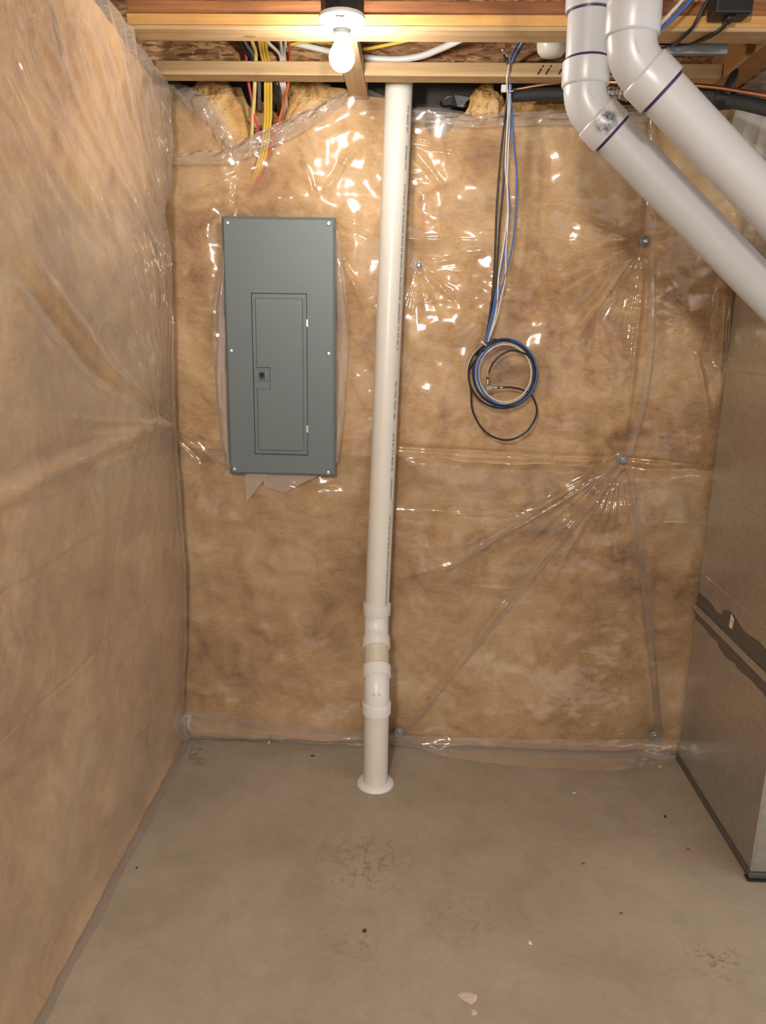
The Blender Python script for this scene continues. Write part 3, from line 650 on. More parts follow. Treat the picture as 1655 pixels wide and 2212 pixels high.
for (yy0, yy1) in ((690, 706), (919, 934)):
    hx, hz1, _, _ = prect(662, yy0, 0, 0); _, _, hx1, hz0 = prect(0, 0, 666, yy1)
    MB().box((hx, YP - 0.0035, hz0), (hx1, YP, hz1), 0.0006).build('hinge', 'steel', ep, origin=DO)
def screw_mb(c, r=0.0078):
    mb = MB(); mb.lathe([(r, 0.0), (r, 0.0012), (r * 0.8, 0.003), (r * 0.35, 0.0038), (0.0, 0.0040)], c, (0, -1, 0), 16)
    for an in (0.4, 0.4 + math.pi / 2):
        d = np.array([math.cos(an), 0, math.sin(an)]) * r * 0.6; n = np.array([-d[2], 0, d[0]]) * 0.22
        C = np.array(c) - [0, 0.0040, 0]; mb.poly([C + d + n, C + d - n, C - d - n, C - d + n], (0, -0.0004, 0))
    return mb
for s_ in ((491, 481), (710, 483), (499, 758), (710, 764), (506, 1014), (709, 1021)):
    q = P(*s_, YP); screw_mb((q[0], YP, q[2])).build('screw', 'steel', ep, True, 30, origin=tuple(q))

# ------------------------------------------------------------------ plumbing helpers
def unit(v): v = Vector(v); return v.normalized()
def elbow(parent, node, d1, d2, r, mat, L1=0.028, L2=0.072, name='elbow', hubr=1.14):
    node, d1, d2 = Vector(node), unit(d1), unit(d2)
    A, B = node - d1 * L1, node + d2 * L1
    arc = [A * (1 - t) ** 2 + node * 2 * t * (1 - t) + B * t * t for t in np.linspace(0, 1, 14)]
    pts = [node - d1 * (L1 + 0.006)] + arc + [node + d2 * (L1 + 0.006)]
    el = MB().sweep(pts, r * 1.02, 40).build(name, mat, parent, True, 40, origin=node)
    for base, dd in ((A, -d1), (B, d2)):
        e0, e1 = base, base + dd * (L2 - L1)
        prof = [(r * 1.03, 0.0), (r * hubr - 0.001, 0.0025), (r * hubr, 0.005), (r * hubr, (L2 - L1) - 0.001), (r * hubr - 0.001, L2 - L1), (r * 0.99, L2 - L1)]
        MB().lathe(prof, e0, dd, 40).build('hub', mat, el, True, 35, origin=e0)
    return el
def text_verts(body, size):
    cu = bpy.data.curves.new('lettering', 'FONT'); cu.body = body; cu.size = size; cu.resolution_u = 2; cu.offset = 0.0002
    ob = bpy.data.objects.new('lettering', cu); COL.objects.link(ob)
    dg = bpy.context.evaluated_depsgraph_get(); ev = ob.evaluated_get(dg); me = ev.to_mesh()
    vs = [v.co[:] for v in me.vertices]; fs = [tuple(p.vertices) for p in me.polygons]
    ev.to_mesh_clear(); bpy.data.objects.remove(ob); bpy.data.curves.remove(cu)
    return vs, fs

# ------------------------------------------------------------------ vent pipe in the middle of the wall
PR = 0.0445
b0 = Vector(PZ(811, 1692, 0.0)); 
vp = thing('vent_pipe', tuple(b0), 'white vertical vent pipe with an offset bend rising from the slab', 'pipe')
n1 = Vector((b0.x, b0.y, 0.374))
u1 = Vector(P(816, 1275, 2.625)); u2 = Vector(P(862, 190, 2.690)); ud = (u2 - u1).normalized()
n2 = u1 + ud * ((0.542 - u1.z) / ud.z)
md = (n2 - n1).normalized()
MB().sweep([b0 + Vector((0, 0, 0.001)), n1 - Vector((0, 0, 0.06))], PR, 40).build('pipe', 'pvc', vp, True, 40, origin=b0)
MB().sweep([n1 + md * 0.06, n2 - md * 0.06], PR, 40).build('pipe', 'pvc_warm', vp, True, 40, origin=n1)
up_end = u1 + ud * ((2.60 - u1.z) / ud.z)
upipe = MB().sweep([n2 + ud * 0.05, up_end], PR, 48).build('pipe', 'pvc', vp, True, 40, origin=n2)
e1 = elbow(vp, n1, (0, 0, 1), md, PR, 'pvc_fit', 0.044, 0.088, 'elbow', 1.15); e2 = elbow(vp, n2, md, ud, PR, 'pvc_fit', 0.044, 0.088, 'elbow', 1.15)
MB().lathe([(PR + 0.0005, 0.016), (PR + 0.008, 0.015), (PR + 0.017, 0.011), (PR + 0.022, 0.006), (PR + 0.0235, 0.001), (PR + 0.0235, 0.0005)], b0, (0, 0, 1), 48).build('floor_collar', 'pvc_fit', vp, True, 40, origin=b0)
for sx in (-0.010, 0.010):                        # moulded marks on the lower bend
    for dz_ in (-0.003, 0.003):
        c = n1 + Vector((sx, 0.0042 - PR * 1.02, 0.002 + dz_))
        MB().box((c.x - 0.005, c.y - 0.0022, c.z - 0.0012), (c.x + 0.005, c.y + 0.004, c.z + 0.0012), 0.0005).build('moulded_mark', 'pvc_fit', e1, origin=c)
# printed lettering wrapped round the upper pipe
tocam = (Vector((0, 0, CAMH)) - u1); tocam = (tocam - ud * tocam.dot(ud)).normalized(); rightv = ud.cross(tocam)
if rightv.x < 0: rightv = -rightv
def print_on_pipe(body, y_px, x_px, size, mat, ang):
    vs, fs = text_verts(body, size)
    q = Vector(P(x_px, y_px, 2.66)); s0 = (q.z - u1.z) / ud.z
    R_ = PR + 0.0004; out = []
    for (tx, ty, _) in vs:
        th = math.radians(ang) - (ty / R_); c = u1 + ud * (s0 + tx)
        out.append(c + (tocam * math.cos(th) + rightv * math.sin(th)) * R_)
    mb = MB(); mb.add(out, fs); mb.build('printed_text', mat, upipe, origin=tuple(u1))
TS = 0.0104
for body, y_, x_, mt in (("CELLULAR CORE PVC-DWV PIPE IPS, SCH-40 SERIES ASTM F-891-24 NSF-dwv I-D", 1310, 832, 'ink'), ("NON PRESSURE", 1072, 843, 'ink'), ("OK  250708  2133  12B  SL-CM", 1014, 846, 'ink'), ("/1887.", 905, 852, 'ink'), ("INNER", 882, 853, 'ink_blue'), ("Made in USA", 857, 854, 'ink'),
                          ("3\"  1/ES  UNI  LLC  COEXTRUDED  CELLULAR CORE  PVC DWV PIPE  IPS  SCH-40  SERIES ASTM F 891-24 NSF-dwv I-D", 756, 860, 'ink'), ("NON PRESSURE", 368, 878, 'ink_blue'), ("OK  250708  2133", 287, 882, 'ink')):
    print_on_pipe(body, y_, x_, TS, mt, 51)

# ------------------------------------------------------------------ two flue pipes at the right
def flue(name, label, Yp, top_px, node_px, far_px, with_coupling, smudge=None, rib=None):
    node = Vector(P(*node_px, Yp)); far = Vector(P(*far_px, Yp)); d2 = (far - node).normalized()
    top = Vector((P(*top_px, Yp)[0], Yp, 2.60)); top.x = node.x + (P(*top_px, Yp)[0] - node.x) * 1.0; d1 = (node - top).normalized()
    t = thing(name, tuple(node), label, 'pipe')
    MB().sweep([top, node - d1 * 0.07], PR, 40).build('pipe', 'pvc_flue', t, True, 40, origin=node)
    MB().sweep([node + d2 * 0.07, far], PR, 40).build('pipe', 'pvc_flue', t, True, 40, origin=node)
    mt = 'pvc_flue'
    if smudge is not None:
        MAT['pvc_smudged'] = mat_pvc('smudged_pvc', (0.57, 0.58, 0.59), smudge); mt = 'pvc_smudged'
    el = elbow(t, node, d1, d2, PR, mt, 0.034, 0.084, 'elbow', 1.13)
    # moulded rib on the bend
    for (c, dd) in ((node + d2 * 0.084, d2), (node - d1 * 0.084, -d1)):
        MB().lathe([(PR + 0.0004, 0.0), (PR + 0.0012, 0.001), (PR + 0.0008, 0.0045), (PR + 0.0002, 0.006)], c, dd, 40).build('primer_ring', 'primer', t, True, 40, origin=c)
    if rib:
        MB().sweep(catmull([P(*q_, Yp - o_) for q_, o_ in zip(rib, (0.0462, 0.0455, 0.0425))], 6), 0.0011, 8).build('moulded_rib', mt, el, True, 60, origin=node)
    cz = with_coupling
    c = node - d1 * ((cz - node.z) / -d1.z)
    MB().lathe([(PR, 0.0), (PR * 1.11, 0.0005), (PR * 1.12, 0.003), (PR * 1.12, 0.11), (PR, 0.112)], c, -d1, 40).build('coupling', 'pvc_flue', t, True, 35, origin=c)
    MB().lathe([(PR + 0.0006, -0.004), (PR + 0.0010, 0.0005)], c, -d1, 40).build('primer_ring', 'primer', t, True, 40, origin=c)
    return t
YF1, YF2 = 1.82, 1.60
smq = P(1312, 262, 1.77)
flue('flue_pipe', 'grey-white flue pipe with a black smudge on its elbow', YF1, (1267, 20), (1262, 226), (1880, 226 + 618 * 1.031), P(1266, 26, YF1)[2], smq, ((1272, 190), (1281, 211), (1296, 233)))
flue('flue_pipe', 'grey-white flue pipe running higher along the smudged one', YF2, (1364, 10), (1362, 125), (1900, 125 + 538 * 1.062), P(1363, 20, YF2)[2], None, ((1373, 84), (1380, 108), (1394, 131)))
# stub of white pipe above the boards
t = thing('pipe_stub', tuple(P(1190, 132, 2.40)), 'short white pipe end hanging between the boards by the stamped marks', 'pipe')
c = P(1192, 100, 2.42)
MB().lathe([(0.0, -0.026), (0.030, -0.024), (0.039, -0.014), (0.042, 0.0), (0.042, 0.14)], c, (0, 0.0, 1), 36).build('pipe_end', 'pvc', t, True, 60, origin=tuple(c))
MB().lathe([(0.0425, 0.0), (0.0445, 0.002), (0.0445, 0.02), (0.0425, 0.022)], (c[0], c[1], c[2] + 0.05), (0, 0, 1), 36).build('hub', 'pvc_fit', t, True, 40, origin=tuple(c))

# ------------------------------------------------------------------ sheet-metal duct
DX = 1.078; DY0, DY1 = 2.018, 2.668
zs = PX(1511, 1316, DX)[2]; zs2 = PX(1655, 1458, DX)[2]; zs = (zs + zs2) / 2
du = thing('return_duct', (1.35, 2.35, 0), 'tall galvanised sheet metal duct standing against the wall', 'duct')
DTOP = 2.02
for (z0, z1) in ((0.022, zs - 0.012), (zs + 0.012, DTOP)):
    mb = MB(); mb.box((DX, DY0, z0), (1.72, DY1, z1), 0.004); mb.build('duct_section', 'galv', du, origin=(1.35, 2.35, z0))
MB().box((DX - 0.010, DY0 - 0.010, zs - 0.016), (1.73, DY1 + 0.004, zs + 0.010), 0.004).build('slip_joint', 'galv', du, origin=(1.35, 2.35, zs))
MB().box((DX - 0.003, DY0 - 0.003, zs + 0.010), (1.73, DY1 + 0.002, zs + 0.016), 0.001).build('slip_joint', 'galv_dark', du, origin=(1.35, 2.35, zs))
MB().box((DX - 0.006, DY0 - 0.006, 0.0005), (1.728, DY1 + 0.004, 0.022), 0.003).build('base_gasket', 'galv_dark', du, origin=(1.35, 2.35, 0.0))
MB().box((DX - 0.012, DY0 - 0.016, 0.0), (1.70, DY0 + 0.012, 0.006), 0.001).build('base_flange', 'black_box', du, origin=(1.35, 2.02, 0.0))
for z in (PX(1521, 1242, DX)[2], PX(1500, 1400, DX)[2], PX(1568, 1071, DX)[2], 1.5, 1.85):     # rolled stiffening beads
    MB().sweep([(DX + 0.0015, DY0 + 0.004, z), (DX + 0.0015, DY1 - 0.004, z)], 0.0035, 8).build('stiffening_bead', 'galv', du, True, 60, origin=(DX, 2.3, z))
MB().sweep([(DX + 0.002, DY0 + 0.002, 0.03), (DX + 0.002, DY0 + 0.002, DTOP - 0.01)], 0.005, 8).build('corner_seam', 'galv', du, True, 60, origin=(DX, DY0, 0.03))
# sealant brushed over the joint, ragged outline
for zside in (1, -1):
    n = 46; yy = np.linspace(DY0 + 0.003, DY1 - 0.003, n); edge_ = (0.030 + 0.026 * np.abs(fbm(yy * 4, yy * 0 + zside, 77, 2)) + (0.02 if zside > 0 else 0.012) * (yy < 2.45))
    pts = [(DX - 0.0012, y, zs + zside * 0.016) for y in yy] + [(DX - 0.0012, y, zs + zside * (0.016 + e)) for y, e in zip(yy[::-1], edge_[::-1])]
    mb = MB(); mb.add(pts, [(i, i + 1, 2 * n - 2 - i, 2 * n - 1 - i) for i in range(n - 1)]); mb.build('sealant', 'galv_dark', du, origin=(DX, 2.3, zs))
q = PX(1582, 1340, DX)
MB().poly([(DX - 0.0018, q[1] + 0.013, q[2] - 0.028), (DX - 0.0018, q[1] - 0.012, q[2] - 0.026), (DX - 0.0018, q[1] - 0.016, q[2] + 0.010), (DX - 0.0018, q[1] + 0.008, q[2] + 0.020)], (-0.0006, 0, 0)).build('paper_tag', 'chip_white', du, origin=tuple(q))
MB().lathe([(0.003, 0.0), (0.0, 0.0003)], (DX - 0.0027, q[1] - 0.003, q[2] - 0.004), (-1, 0, 0), 10).build('tag_hole', 'gap', du, origin=tuple(q))

# grey wrapped flexible duct and lines at the upper right
pts = catmull([(0.98, 2.62, 2.22), (1.14, 2.56, 2.195), (1.32, 2.48, 2.165), (1.55, 2.38, 2.14), (1.8, 2.3, 2.13)], 14)
rr = [0.098 + 0.008 * math.sin(i * 1.7) + 0.006 * math.sin(i * 0.6) for i in range(len(pts))]
fd = MB().sweep(pts, rr, 28).build('flexible_duct', 'wrap', None, True, 60, origin=pts[-1]); tag(fd, 'soft grey wrapped duct sagging beneath the copper line', 'duct')
ls = [(1108, 207, 2.605), (1170, 204, 2.605), (1230, 203, 2.60), (1300, 200, 2.60), (1345, 198, 2.58), (1420, 200, 2.54), (1490, 206, 2.46), (1560, 214, 2.34), (1640, 230, 2.22), (1760, 262, 2.08)]
t = thing('refrigerant_line', tuple(P(1345, 200, 2.58)), 'black foam sleeved line with foil tape running under the boards', 'pipe')
MB().sweep(cable_pts(ls, 6), 0.0185, 20).build('foam_sleeve', 'foam', t, True, 60, origin=tuple(P(1345, 200, 2.58)))
ft = cable_pts([(1308, 197, 2.60), (1325, 196, 2.59), (1345, 197, 2.58), (1362, 202, 2.575)], 6)
MB().sweep(ft, [0.024 + 0.003 * math.sin(k * 2.3) for k in range(len(ft))], 14).build('foil_tape', 'foil', t, False, None, origin=ft[0])
cg = cable_pts([(1478, 201, 2.46), (1520, 206, 2.40), (1555, 212, 2.345)], 16)
MB().sweep(cg, [0.0195 + 0.0022 * (k % 2) for k in range(len(cg))], 18).build('corrugated_sleeve', 'foam', t, False, None, origin=cg[0])
mb = MB(); q = P(1566, 212, 2.33); mb.lathe([(0.026, -0.022), (0.030, -0.018), (0.030, 0.018), (0.026, 0.022)], q, (1, -0.7, -0.1), 18); mb.build('strap_band', 'c_black', t, True, 40, origin=tuple(q))
mb = MB(); mb.sweep([P(1566, 205, 2.30), P(1577, 183, 2.30), P(1586, 163, 2.31), P(1592, 152, 2.32)], [0.013, 0.014, 0.012, 0.006], 8); mb.build('strap_tail', 'c_black', t, True, 50, origin=tuple(q))
cable('copper_line', [(1108, 195, 2.60), (1160, 185, 2.595), (1220, 178, 2.59), (1300, 177, 2.56), (1400, 180, 2.48), (1480, 183, 2.40), (1560, 190, 2.30), (1700, 214, 2.12)], 0.0052, 'copper', 'bare copper tube running along the black foam sleeve', 'pipe')
# film hung below the joists at the right, and items among it
def ceil_sheet():
    u = np.linspace(0, 1, 70)[:, None]; v = np.linspace(0, 1, 60)[None, :]
    X = 0.988 + u * 0.75 + v * 0; Y = 1.75 + v * 0.98 + u * 0
    Z = 2.352 - 0.05 * np.sin(math.pi * u) * (0.6 + 0.4 * np.sin(5 * v)) + 0.02 * fbm(X * 5, Y * 8, 91, 3) * np.sin(math.pi * np.clip(u * 1.2, 0, 1)) + 0.012 * np.abs(np.sin((X * 1.0 - Y * 0.35) * 38)) * u
    return np.stack([X, Y, Z], -1)
o = grid_mesh('vapor_barrier', ceil_sheet(), 'film_fold'); tag(o, 'crumpled polythene sheet sagging under the ceiling above the copper line', 'plastic sheet')
t = thing('junction_box', tuple(P(1575, 15, 2.12)), 'black box fixed to the joist end with two cables', 'junction box')
q = P(1575, 12, 2.13)
MB().box((q[0] - 0.045, 2.09, q[2] - 0.03), (q[0] + 0.045, 2.154, q[2] + 0.10), 0.006).build('housing', 'black_box', t, origin=tuple(q))
MB().box((q[0] - 0.010, 2.10, q[2] - 0.040), (q[0] + 0.010, 2.14, q[2] - 0.030), 0.003).build('clamp', 'c_black', t, origin=tuple(q))
a_, b_ = P(1440, 97, 2.30), P(1568, 120, 2.30)
o = MB().box((a_[0], 2.285, b_[2]), (b_[0], 2.305, a_[2]), 0.003).build('nail_plate', 'zinc', None, origin=tuple((a_ + b_) / 2)); tag(o, 'flat grey steel bar below the joist near the black box', 'bracket')
cable('power_cable', [(1545, -30, 2.10), (1518, 20, 2.12), (1495, 60, 2.14), (1465, 90, 2.20), (1450, 100, 2.27)], 0.0045, 'c_black', 'thin black cable falling straight past the steel bar')
cable('power_cable', [(1585, 0, 2.10), (1572, 45, 2.12), (1545, 72, 2.15), (1505, 90, 2.22), (1470, 95, 2.27), (1430, 99, 2.30), (1400, 88, 2.34), (1380, 80, 2.38)], 0.0050, 'c_black', 'black cable looping from the black box over the steel bar')
cable('network_cable', [(1500, -30, 2.08), (1470, 5, 2.08), (1440, 38, 2.08), (1411, 70, 2.09), (1380, 100, 2.12)], 0.0040, 'c_white', 'white cable slanting beside the higher flue pipe')
cable('network_cable', [(1515, -30, 2.09), (1485, 8, 2.09), (1450, 42, 2.09), (1411, 76, 2.10), (1380, 106, 2.13)], 0.0048, 'c_blue', 'blue cable slanting beside the higher flue pipe')

# ------------------------------------------------------------------ cables feeding the panel
G = 'cables feeding the breaker panel'
cable('house_cable', [(545, 40, 2.40), (544, 86, 2.50), (552, 112, 2.58), (552, 150, 2.607), (550.5, 180, 2.610), (549, 215, 2.66), (546, 255, 2.700), (543, 300, 2.738), (532, 380, 2.78), (516, 430, 2.765), (507, 470, 2.748)], 0.0062, 'c_pale_yellow', 'pale yellow cable hanging alone at the side of the yellow bunch', 'cable', G)
for k, (xa, xb, xc) in enumerate(((560, 573, 572), (566, 579, 578), (573, 585.5, 584))):
    cable('house_cable', [(xa - 4, 40, 2.40), (xa, 87, 2.50), (xa + 5, 120, 2.59), (xb, 150, 2.607), (xb, 180, 2.612), (xb, 220, 2.66), (xc, 265, 2.705), (xc - 9, 330, 2.742), (xc - 24, 378, 2.752), (xc - 40, 430, 2.80)], 0.0046, 'c_yellow',
          ('bright yellow cable of the bunch of three, next to the dark grey cable', 'middle bright yellow cable in the bunch of three above the panel', 'bright yellow cable of the bunch of three, next to the thick black cable')[k], 'cable', G)
cable('house_cable', [(520, 60, 2.45), (529, 89, 2.53), (552, 129, 2.607), (558, 165, 2.612), (560, 185, 2.625), (560, 235, 2.71)], 0.0062, 'c_grey', 'dark grey cable hidden between the yellow cables', 'cable', G)
cable('service_cable', [(512, 60, 2.45), (522, 86, 2.54), (545, 128, 2.607), (590, 165, 2.612), (600, 190, 2.62), (604, 228, 2.75), (606, 250, 2.81)], 0.0095, 'c_black', 'thick black service cable behind the white cables above the panel', 'cable', G)
for k, (xa, xb) in enumerate(((577, 606), (606, 611), (617, 616))):
    cable('house_cable', [(xa - 6, 50, 2.42), (xa, 87, 2.50), (xb - 2, 118, 2.59), (xb, 150, 2.608), (xb - 1, 182, 2.614), (xb + 2, 212, 2.70), (xb + 3, 250, 2.81)], 0.0048, 'c_white', ('white cable slanting across from the yellow bunch to the other whites', 'white cable hanging between the two other white cables', 'white cable hanging next to the orange-red cable')[k], 'cable', G)
cable('house_cable', [(622, 60, 2.45), (626, 120, 2.60), (624, 150, 2.608), (623, 180, 2.612), (613, 222, 2.668), (604, 257, 2.696), (585, 320, 2.740), (557, 391, 2.748), (540, 425, 2.755), (530, 450, 2.80)], 0.0042, 'c_red', 'orange-red cable trailing down beside the insulation edge', 'cable', G)
cable('house_cable', [(530, 100, 2.58), (534, 150, 2.612), (538, 184, 2.622), (545, 220, 2.67), (551, 258, 2.70), (557, 276, 2.720), (562, 340, 2.80)], 0.0044, 'c_pink', 'crimson cable crossing behind the pale yellow cable', 'cable', G)
cable('house_cable', [(600, 112, 2.60), (622, 99, 2.56), (653, 91, 2.55), (699, 90, 2.54), (750, 103, 2.50), (762, 105, 2.48)], 0.0045, 'c_yellow', 'yellow cable running sideways behind the lit bulb')
cable('house_cable', [(783, 106, 2.50), (800, 104, 2.51), (831, 98, 2.48), (882, 86, 2.42), (930, 66, 2.36)], 0.0048, 'c_yellow', 'yellow cable curving up behind the lamplight-tinted joist')
cable('water_tube', [(630, 92, 2.58), (652, 97, 2.575), (704, 109, 2.575), (757, 120, 2.57), (766, 121, 2.57)], 0.0088, 'c_pex', 'white plastic tube clipped on the panel side of the cross board', 'tube')
cable('water_tube', [(785, 124, 2.575), (825, 128, 2.575), (868, 128, 2.575), (910, 121, 2.56), (945, 108, 2.53), (991, 87, 2.45), (1040, 60, 2.38)], 0.0098, 'c_pex', 'white plastic tube curving up from the cross board to the joist', 'tube')

# ------------------------------------------------------------------ low-voltage wires and their coil
def coil_path(cx, cy_, rx, ry, a0, turns, Y0, dY=0.0, drift=(0, 0)):
    out = []; n = int(26 * abs(turns))
    for i in range(n + 1):
        f = i / n; an = a0 + 2 * math.pi * turns * f
        out.append((cx + drift[0] * f + rx * math.cos(an), cy_ + drift[1] * f + ry * math.sin(an), Y0 + dY * math.sin(an * 1.0 + 1)))
    return out
YW = 2.655
def wire(name, drop, loops, r, mat, label, tail=()):
    px = list(drop)
    for L in loops: px += coil_path(*L)
    px += list(tail)
    pts = []
    for q in px: pts.append(P(*q))
    pts = catmull(pts, 4)
    o = MB().sweep(pts, r, 8).build(name, mat, None, True, 60, origin=pts[0]); return tag(o, label, 'wire', 'wires tied in the hanging coil')
A0 = math.radians(-138)
wire('coaxial_wire', [(1090, 120, 2.45), (1094, 150, 2.60), (1096, 190, 2.602), (1094, 224, 2.612), (1082, 335, 2.64), (1073.6, 442, YW), (1070, 538, YW), (1066, 611, YW), (1057, 690, YW), (1046, 745, YW), (1030, 765, YW)],
     [(1086, 808, 74, 74, math.radians(-148), -1.9, 2.640, 0.004)], 0.0036, 'c_black', 'black coaxial wire with the large loop hanging lowest', [(1014, 800, 2.652), (1018, 845, 2.65), (1022, 890, 2.65), (1050, 934, 2.65), (1095, 951, 2.65), (1138, 932, 2.65), (1160, 892, 2.65), (1150, 856, 2.65), (1130, 843, 2.648), (1105, 837, 2.645), (1078, 837, 2.645)])
wire('coaxial_wire', [(1096, 125, 2.45), (1097, 155, 2.60), (1098, 190, 2.605), (1096, 240, 2.62), (1093, 297, 2.635), (1088, 393, 2.648), (1079.6, 490, YW), (1075, 562, YW), (1069, 635, YW), (1060, 690, YW), (1050, 742, YW)],
     [(1088, 806, 66, 70, math.radians(-135), -1.57, 2.637, 0.004)], 0.0036, 'c_black', 'black coaxial wire curling into the middle of the coil', [(1158, 812, 2.645), (1155, 788, 2.643), (1140, 768, 2.642), (1110, 757, 2.642), (1085, 765, 2.642), (1065, 785, 2.642), (1054, 812, 2.643)])
wire('speaker_wire', [(1085, 108, 2.475), (1092, 116, 2.500), (1100, 128, 2.512), (1099, 145, 2.5135), (1097, 158, 2.514), (1095, 172, 2.520), (1097, 200, 2.56), (1098, 236, 2.60), (1092, 357, 2.64), (1098, 442, 2.648), (1089, 526, 2.65), (1077, 599, 2.65), (1075, 647, 2.65), (1067, 695, 2.65), (1051, 740, 2.65)],
     [(1090, 806, 63, 66, math.radians(-137), 1.35, 2.646, 0.003), (1084, 806, 74, 72, math.radians(-20), 0.70, 2.646, 0.003)], 0.0030, 'c_white', 'white wire lapping over the face of the stamped board', [(1040, 752, 2.648), (1024, 763, 2.648)])
wire('speaker_wire', [(1140, 70, 2.40), (1112, 118, 2.56), (1102, 150, 2.603), (1101, 190, 2.606), (1101, 260, 2.62), (1096, 380, 2.642), (1098, 470, 2.648), (1093, 540, 2.65), (1092, 599, 2.65), (1082, 647, 2.65), (1072, 690, 2.65), (1054, 740, 2.65)],
     [(1091, 806, 57, 62, math.radians(-130), 1.70, 2.642, 0.003)], 0.0028, 'c_white', 'white wire bowing away from the others halfway down')
wire('network_wire', [(1150, 70, 2.40), (1118, 116, 2.56), (1106, 150, 2.604), (1104, 190, 2.606), (1104, 212, 2.61), (1111, 321, 2.63), (1116, 381, 2.64), (1112, 490, 2.648), (1101, 562, 2.65), (1087, 611, 2.65), (1067, 675, 2.65), (1050, 742, 2.648)],
     [(1091, 806, 66, 74, math.radians(-136), -1.0, 2.643, 0.003)], 0.0032, 'c_blue', 'blue wire bowing widest of the hanging bundle', [(1033, 758, 2.645), (1016, 778, 2.645)])
wire('network_wire', [(1132, 70, 2.40), (1108, 118, 2.56), (1101, 150, 2.605), (1102, 190, 2.607), (1103, 272, 2.625), (1095, 369, 2.642), (1101, 442, 2.648), (1096, 502, 2.65), (1088, 558, 2.652), (1076, 611, 2.652), (1064, 675, 2.65), (1047, 744, 2.646)],
     [(1096, 806, 64, 70, math.radians(-142), -1.02, 2.639, 0.003)], 0.0032, 'c_blue', 'blue wire kept close inside the hanging bundle')
t = thing('cable_tie', tuple(P(1048, 745, 2.64)), 'clear zip tie holding the wire coil together', 'cable tie')
q = P(1048, 744, 2.648)
tr_ = [P(1040 + 0, 738, 2.642), P(1046, 743, 2.634), P(1053, 748, 2.636), P(1057, 751, 2.648), P(1050, 747, 2.664), P(1042, 740, 2.660), P(1040, 738, 2.642)]
MB().sweep(catmull(tr_, 4), 0.0024, 8).build('band', 'tie', t, True, 60, origin=tuple(q))
q2 = P(1042, 739, 2.636); MB().box((q2[0] - 0.004, 2.632, q2[2] - 0.003), (q2[0] + 0.004, 2.640, q2[2] + 0.003), 0.001).build('head', 'tie', t, origin=tuple(q2))
t = thing('cable_tie', tuple(P(1098, 196, 2.60)), 'pale clip gathering the wires under the stamped board', 'cable tie')
q = P(1090, 192, 2.604); MB().box((q[0] - 0.010, 2.60, q[2] - 0.008), (q[0] + 0.006, 2.618, q[2] + 0.012), 0.002).build('clip_body', 'tie', t, origin=tuple(q))
MB().sweep(catmull([P(1086, 197, 2.600), P(1098, 197, 2.594), P(1110, 197, 2.600)], 5), 0.0022, 8).build('band', 'tie', t, True, 60, origin=tuple(q))
sp = thing('coaxial_splitter', tuple(P(1056, 838, 2.645)), 'small metal splitter with screw-on connectors inside the coil', 'connector')
q = P(1057, 838, 2.645); MB().box((q[0] - 0.011, 2.636, q[2] - 0.008), (q[0] + 0.011, 2.652, q[2] + 0.008), 0.002).build('body', 'zinc', sp, origin=tuple(q))
def connector(a, b):
    A, B = Vector(P(*a)), Vector(P(*b)); d = (B - A); L = d.length
    MB().lathe([(0.0, 0.0), (0.0045, 0.0), (0.0045, L * 0.35), (0.0036, L * 0.36), (0.0036, L * 0.7), (0.0042, L * 0.71), (0.0042, L), (0.0, L)], A, d.normalized(), 12).build('connector', 'steel', sp, True, 40, origin=A)
    MB().lathe([(0.0046, 0.0), (0.0046, L * 0.18)], A + d * 0.48, d.normalized(), 12).build('connector_band', 'c_black', sp, True, 40, origin=A)
connector((1065, 837, 2.645), (1086, 837, 2.645)); connector((1053, 830, 2.645), (1054, 806, 2.643))

# ------------------------------------------------------------------ plate washers pinning the sheet
def pin(px, py, Yw, lab, axis=(0, -1, 0), r=0.0195, pt=None):
    q = np.array(pt) if pt is not None else P(px, py, Yw)
    t = thing('insulation_washer', tuple(q), lab, 'washer', 'washers pinning the sheet')
    MB().lathe([(r, 0.0), (r, 0.0015), (r * 0.86, 0.0030), (r * 0.72, 0.0018), (r * 0.55, 0.0034), (r * 0.34, 0.0022), (0.0, 0.0022)], q, axis, 28).build('plate', 'zinc', t, True, 30, origin=tuple(q))
    q2 = q + np.array(axis) * 0.0022
    MB().lathe([(0.0062, 0.0), (0.0062, 0.002), (0.0045, 0.0034), (0.0, 0.0036)], q2, axis, 14).build('nail_head', 'steel', t, True, 30, origin=tuple(q2))
    MB().lathe([(0.0022, 0.0), (0.0, 0.0002)], q2 + np.array(axis) * 0.0037, axis, 8).build('recess', 'gap', t, origin=tuple(q2))
def film_y(px, py):
    x, z = xz(px, py); return float(base_y(np.array(x), np.array(z)) - back_film_d(np.array([x]), np.array([z]))[0])
pin(1394, 521, film_y(1394, 521) - 0.001, 'grey washer gathering the sheet below the flue pipe')
pin(1345, 991, film_y(1345, 991) - 0.001, 'grey washer at the top of the long diagonal fold')
pin(862, 1583, 2.676, 'grey washer at the foot of the wall beside the vent pipe')
pin(1415, 1590, 2.676, 'grey washer at the foot of the wall beside the duct')
pin(905, 573, film_y(905, 573) - 0.002, 'small shiny washer in a torn square beside the vent pipe', r=0.010)
for k, ((yy, zz), lab) in enumerate(zip(LP, ('small shiny washer high in the wall corner', 'small shiny washer in the corner where long folds meet'))):
    xx = float(-0.885 + (left_film_x(np.array([yy]), np.array([zz]))[0] + 0.885) * corner(np.array([yy]))[0])
    pin(0, 0, 0, lab, (0.94, -0.342, 0), 0.009, (xx + 0.001, yy, zz))
